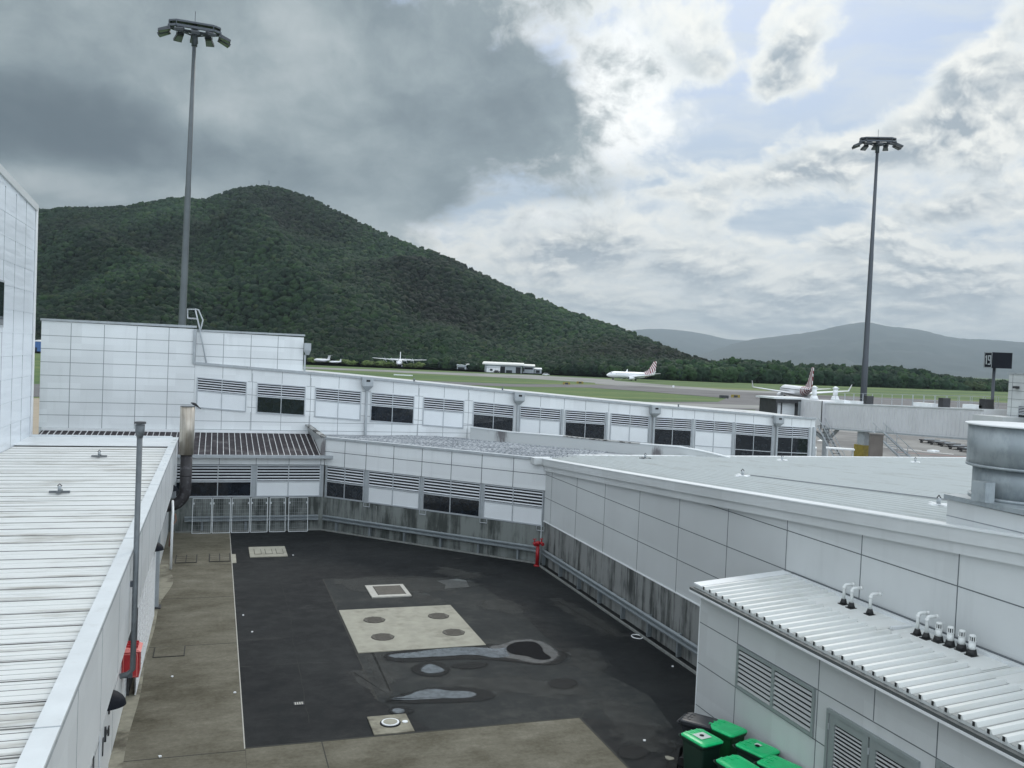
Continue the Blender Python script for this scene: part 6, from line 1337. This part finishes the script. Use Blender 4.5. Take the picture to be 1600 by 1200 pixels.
def crown_variants(n, sub, clump):
    out = []
    for k in range(n):
        V, F = ico(sub); r = []
        for q in V:
            p = Vector(q)*1.6+Vector((k*7.3, 0, 0)); r.append(1+clump*mnoise.noise(p)+clump*.7*mnoise.noise(p*2.3)+clump*.5*mnoise.noise(p*5.1))
        V = V*np.array(r)[:, None]; V[:, 2] = np.where(V[:, 2] < 0, V[:, 2]*.9, V[:, 2]*.75); out.append((V, F))
    return out
def forest(name, pts, rad, hs, tint, variants, **tags):
    """one mesh of many crowns"""
    vs, fs, cs = [], [], []; off = 0
    for i, (p, r, h) in enumerate(zip(pts, rad, hs)):
        V, F = variants[i % len(variants)]; a = rng.random()*6.28; c, s = math.cos(a), math.sin(a)
        Q = np.empty_like(V); Q[:, 0] = (V[:, 0]*c-V[:, 1]*s)*r+p[0]; Q[:, 1] = (V[:, 0]*s+V[:, 1]*c)*r+p[1]; Q[:, 2] = V[:, 2]*h+p[2]
        vs.append(Q); fs.append(F+off); off += len(V); cs.append(np.tile(np.array([*tint[i], 1.]), (len(V), 1)))
    V = np.concatenate(vs); F = np.concatenate(fs); Cc = np.concatenate(cs)
    me = bpy.data.meshes.new(name); me.vertices.add(len(V)); me.vertices.foreach_set('co', V.ravel().astype(np.float32))
    me.loops.add(F.size); me.loops.foreach_set('vertex_index', F.ravel().astype(np.int32)); me.polygons.add(len(F)); me.polygons.foreach_set('loop_start', (np.arange(len(F))*3).astype(np.int32)); me.polygons.foreach_set('loop_total', np.full(len(F), 3, np.int32))
    me.update(calc_edges=True); at = me.color_attributes.new('tint', 'FLOAT_COLOR', 'POINT'); at.data.foreach_set('color', Cc.ravel().astype(np.float32))
    me.materials.append(M['leaf']); o = bpy.data.objects.new(name, me); COL.objects.link(o)
    for k_, v_ in tags.items(): o[k_] = v_
    return o
def tintf(x, y):
    n = mnoise.noise(Vector((x*.006, y*.006, 2))); r = rng.random()
    base = np.array([.020, .036, .021]) if r < .6 else (np.array([.032, .054, .022]) if r < .86 else (np.array([.014, .027, .020]) if r < .97 else np.array([.055, .062, .030])))
    return base*np.array([.44, .62, .50])*(1+1.0*n+(rng.random()-.5)*.4)
var1 = crown_variants(9, 1, .62); var2 = crown_variants(9, 2, .58)
pts, rad, hs, tn = [], [], [], []; ptsn, radn, hsn, tnn = [], [], [], []
px_ = -250.
N = 0
while px_ < 1150:
    Dr = interp(dist, px_); D = interp(base_d, px_)+30
    while D < Dr*1.03:
        r = 2.5+rng.random()**1.6*3.6; q = ray(px_+(rng.random()-.5)*9, 550); Dj = D+(rng.random()-.5)*9; x, y = q.x*Dj/1400, q.y*Dj/1400
        z = hill_h(px_, Dj)+CAN-r*.5+rng.random()*2.5-1
        if Dj < 860: ptsn.append((x, y, z)); radn.append(r); hsn.append(r*(1.0+rng.random()*.3)); tnn.append(tintf(x, y))
        else: pts.append((x, y, z)); rad.append(r); hs.append(r*(1.0+rng.random()*.3)); tn.append(tintf(x, y))
        D += 5.4
    px_ += 6.0
forest('hill_forest', pts, rad, hs, tn, var1, kind='stuff', label='dense dark green forest covering the hill', category='forest')
# tree belt at the hill foot and far treeline
tops = [(-250, 540), (60, 545), (480, 548), (600, 554), (700, 556), (850, 568), (900, 560), (1000, 566), (1080, 563), (1110, 567), (1145, 561), (1175, 565), (1215, 566), (1250, 571), (1300, 571), (1350, 573), (1405, 574), (1430, 579), (1450, 580), (1465, 587), (1485, 586), (1505, 590), (1540, 594), (1600, 597), (1800, 606)]
px_ = -250.; bp_, br_, bh_, bt_ = [], [], [], []
while px_ < 1800:
    Db = interp(base_d, px_)
    for k_ in range(7):
        D = Db+k_*11+(rng.random()-.5)*7; r = 3.2+rng.random()*3.0; zt = gd(px_, interp(tops, px_), Db+25).z
        H = max(6., zt-ZA)*(.55+.45*min(1, (k_+1)/3.))*(.85+.25*rng.random()); q = ray(px_+(rng.random()-.5)*8, 550); x, y = q.x*D/1400, q.y*D/1400
        z = ZA+H-r
        bp_.append((x, y, z)); br_.append(r); bh_.append(r*1.15); t_ = tintf(x, y)*1.05; bt_.append(t_)
        # lower skirt so the belt reaches the ground
        if k_ < 3:
            bp_.append((x+(rng.random()-.5)*3, y, ZA+H*.35)); br_.append(r*.95); bh_.append(H*.38); bt_.append(t_*.9)
    px_ += 6.5
forest('tree_belt', bp_+ptsn, br_+radn, bh_+hsn, bt_+tnn, var2, kind='stuff', label='belt of dark green trees edging the airfield', category='trees')
# scrub on the grass before the trees
sp_, sr_, sh_, stt = [], [], [], []
for (x0, x1, yb_, n_) in ((545, 660, 572, 26), (478, 545, 568, 12), (845, 880, 583, 14), (690, 705, 574, 6), (1440, 1460, 608, 5)):
    for _ in range(n_):
        x = x0+rng.random()*(x1-x0); p = onap(x, yb_-2.0+(x-x0)*.043-rng.random()*1.2); r = 1.5+rng.random()*1.5; sp_.append((p.x, p.y, ZA+r*.5)); sr_.append(r*1.3); sh_.append(r); stt.append(np.array([.07, .10, .03])*(.8+.5*rng.random()))
forest('scrub', sp_, sr_, sh_, stt, var2, kind='stuff', label='low scrub between the parked aircraft and the trees', category='scrub')
# summit tower
tp_ = gd(420, 294, 1548); mb = MB(); zz_ = tp_.z-4
for s in ((-1, -1), (1, -1), (1, 1), (-1, 1)): mb.bar((tp_.x+s[0]*1.6, tp_.y+s[1]*1.6, zz_), (tp_.x+s[0]*.5, tp_.y+s[1]*.5, zz_+17), .35, 'maststeel')
for k_ in range(5): mb.box(tp_.x-1.4+k_*.2, tp_.x+1.4-k_*.2, tp_.y-1.4+k_*.2, tp_.y+1.4-k_*.2, zz_+3+k_*3, zz_+3.3+k_*3, 'maststeel')
mb.cyl(tp_.x+.7, tp_.y, zz_+8, zz_+9.5, 1.0, 'white', 10)
tag(mb.build('radio_tower', loc=tuple(tp_)), 'small lattice radio tower on the hill summit', 'tower')
# distant mountains
def mountain(name, prof, D0, depth, amp):
    xs = np.linspace(prof[0][0], prof[-1][0], 150); rows = []
    for j in range(22):
        t_ = j/21; row = []
        for x in xs:
            zr = gd(x, interp(prof, x), D0).z; D = D0-depth*(1-t_) if t_ < .999 else D0; q = ray(x, 550); X_, Y_ = q.x*D/1400, q.y*D/1400
            n = mnoise.noise(Vector((X_*.0011, Y_*.0011, 3)))+.5*mnoise.noise(Vector((X_*.003, Y_*.003, 7)))
            z = ZA+(zr-ZA)*max(0, t_**1.1-.35*amp*abs(n)*math.sin(math.pi*t_)); z += 9*mnoise.noise(Vector((x*.11, D*.01, 4)))*t_ if t_ > .9 else 0
            row.append((X_, Y_, z))
        rows.append(row)
    rows.append([(p[0]*1.05, p[1]*1.05, ZA+.5) for p in rows[-1]])
    mb = MB(); mb.grid(rows, 'mtn'); mb.build(name, kind='structure')
mountain('far_mountains', [(880, 556), (960, 530), (985, 516), (1010, 514), (1040, 514), (1060, 516), (1085, 519), (1110, 524), (1135, 530), (1160, 532), (1200, 530), (1300, 532), (1500, 540), (1750, 548)], 17000, 3500, 1.)
mountain('near_mountains', [(1040, 568), (1090, 556), (1120, 545), (1150, 536), (1175, 530), (1200, 527), (1250, 521), (1280, 516), (1300, 511), (1325, 506), (1340, 504), (1352, 503), (1365, 505), (1385, 510), (1410, 512), (1440, 516), (1475, 525), (1500, 529), (1550, 531), (1600, 535), (1700, 545), (1800, 560)], 12500, 3800, 1.)
# =================================================================== HAZE
mb = MB(); mb.box(-11000, 19500, -300, 18500, ZA-1, 1000, 'panel'); hz_o = mb.build('haze', kind='stuff'); hz_o['label'] = 'pale humid haze in the air'; hz_o['category'] = 'haze'
HM = bpy.data.materials.new('haze_air'); HM.use_nodes = True; n_ = HM.node_tree; n_.nodes.clear(); vo = n_.nodes.new('ShaderNodeVolumePrincipled'); oo = n_.nodes.new('ShaderNodeOutputMaterial'); n_.links.new(vo.outputs[0], oo.inputs['Volume'])
vo.inputs['Color'].default_value = (.72, .87, 1, 1); vo.inputs['Density'].default_value = 6.0e-5; vo.inputs['Anisotropy'].default_value = .7
hz_o.data.materials.clear(); hz_o.data.materials.append(HM)
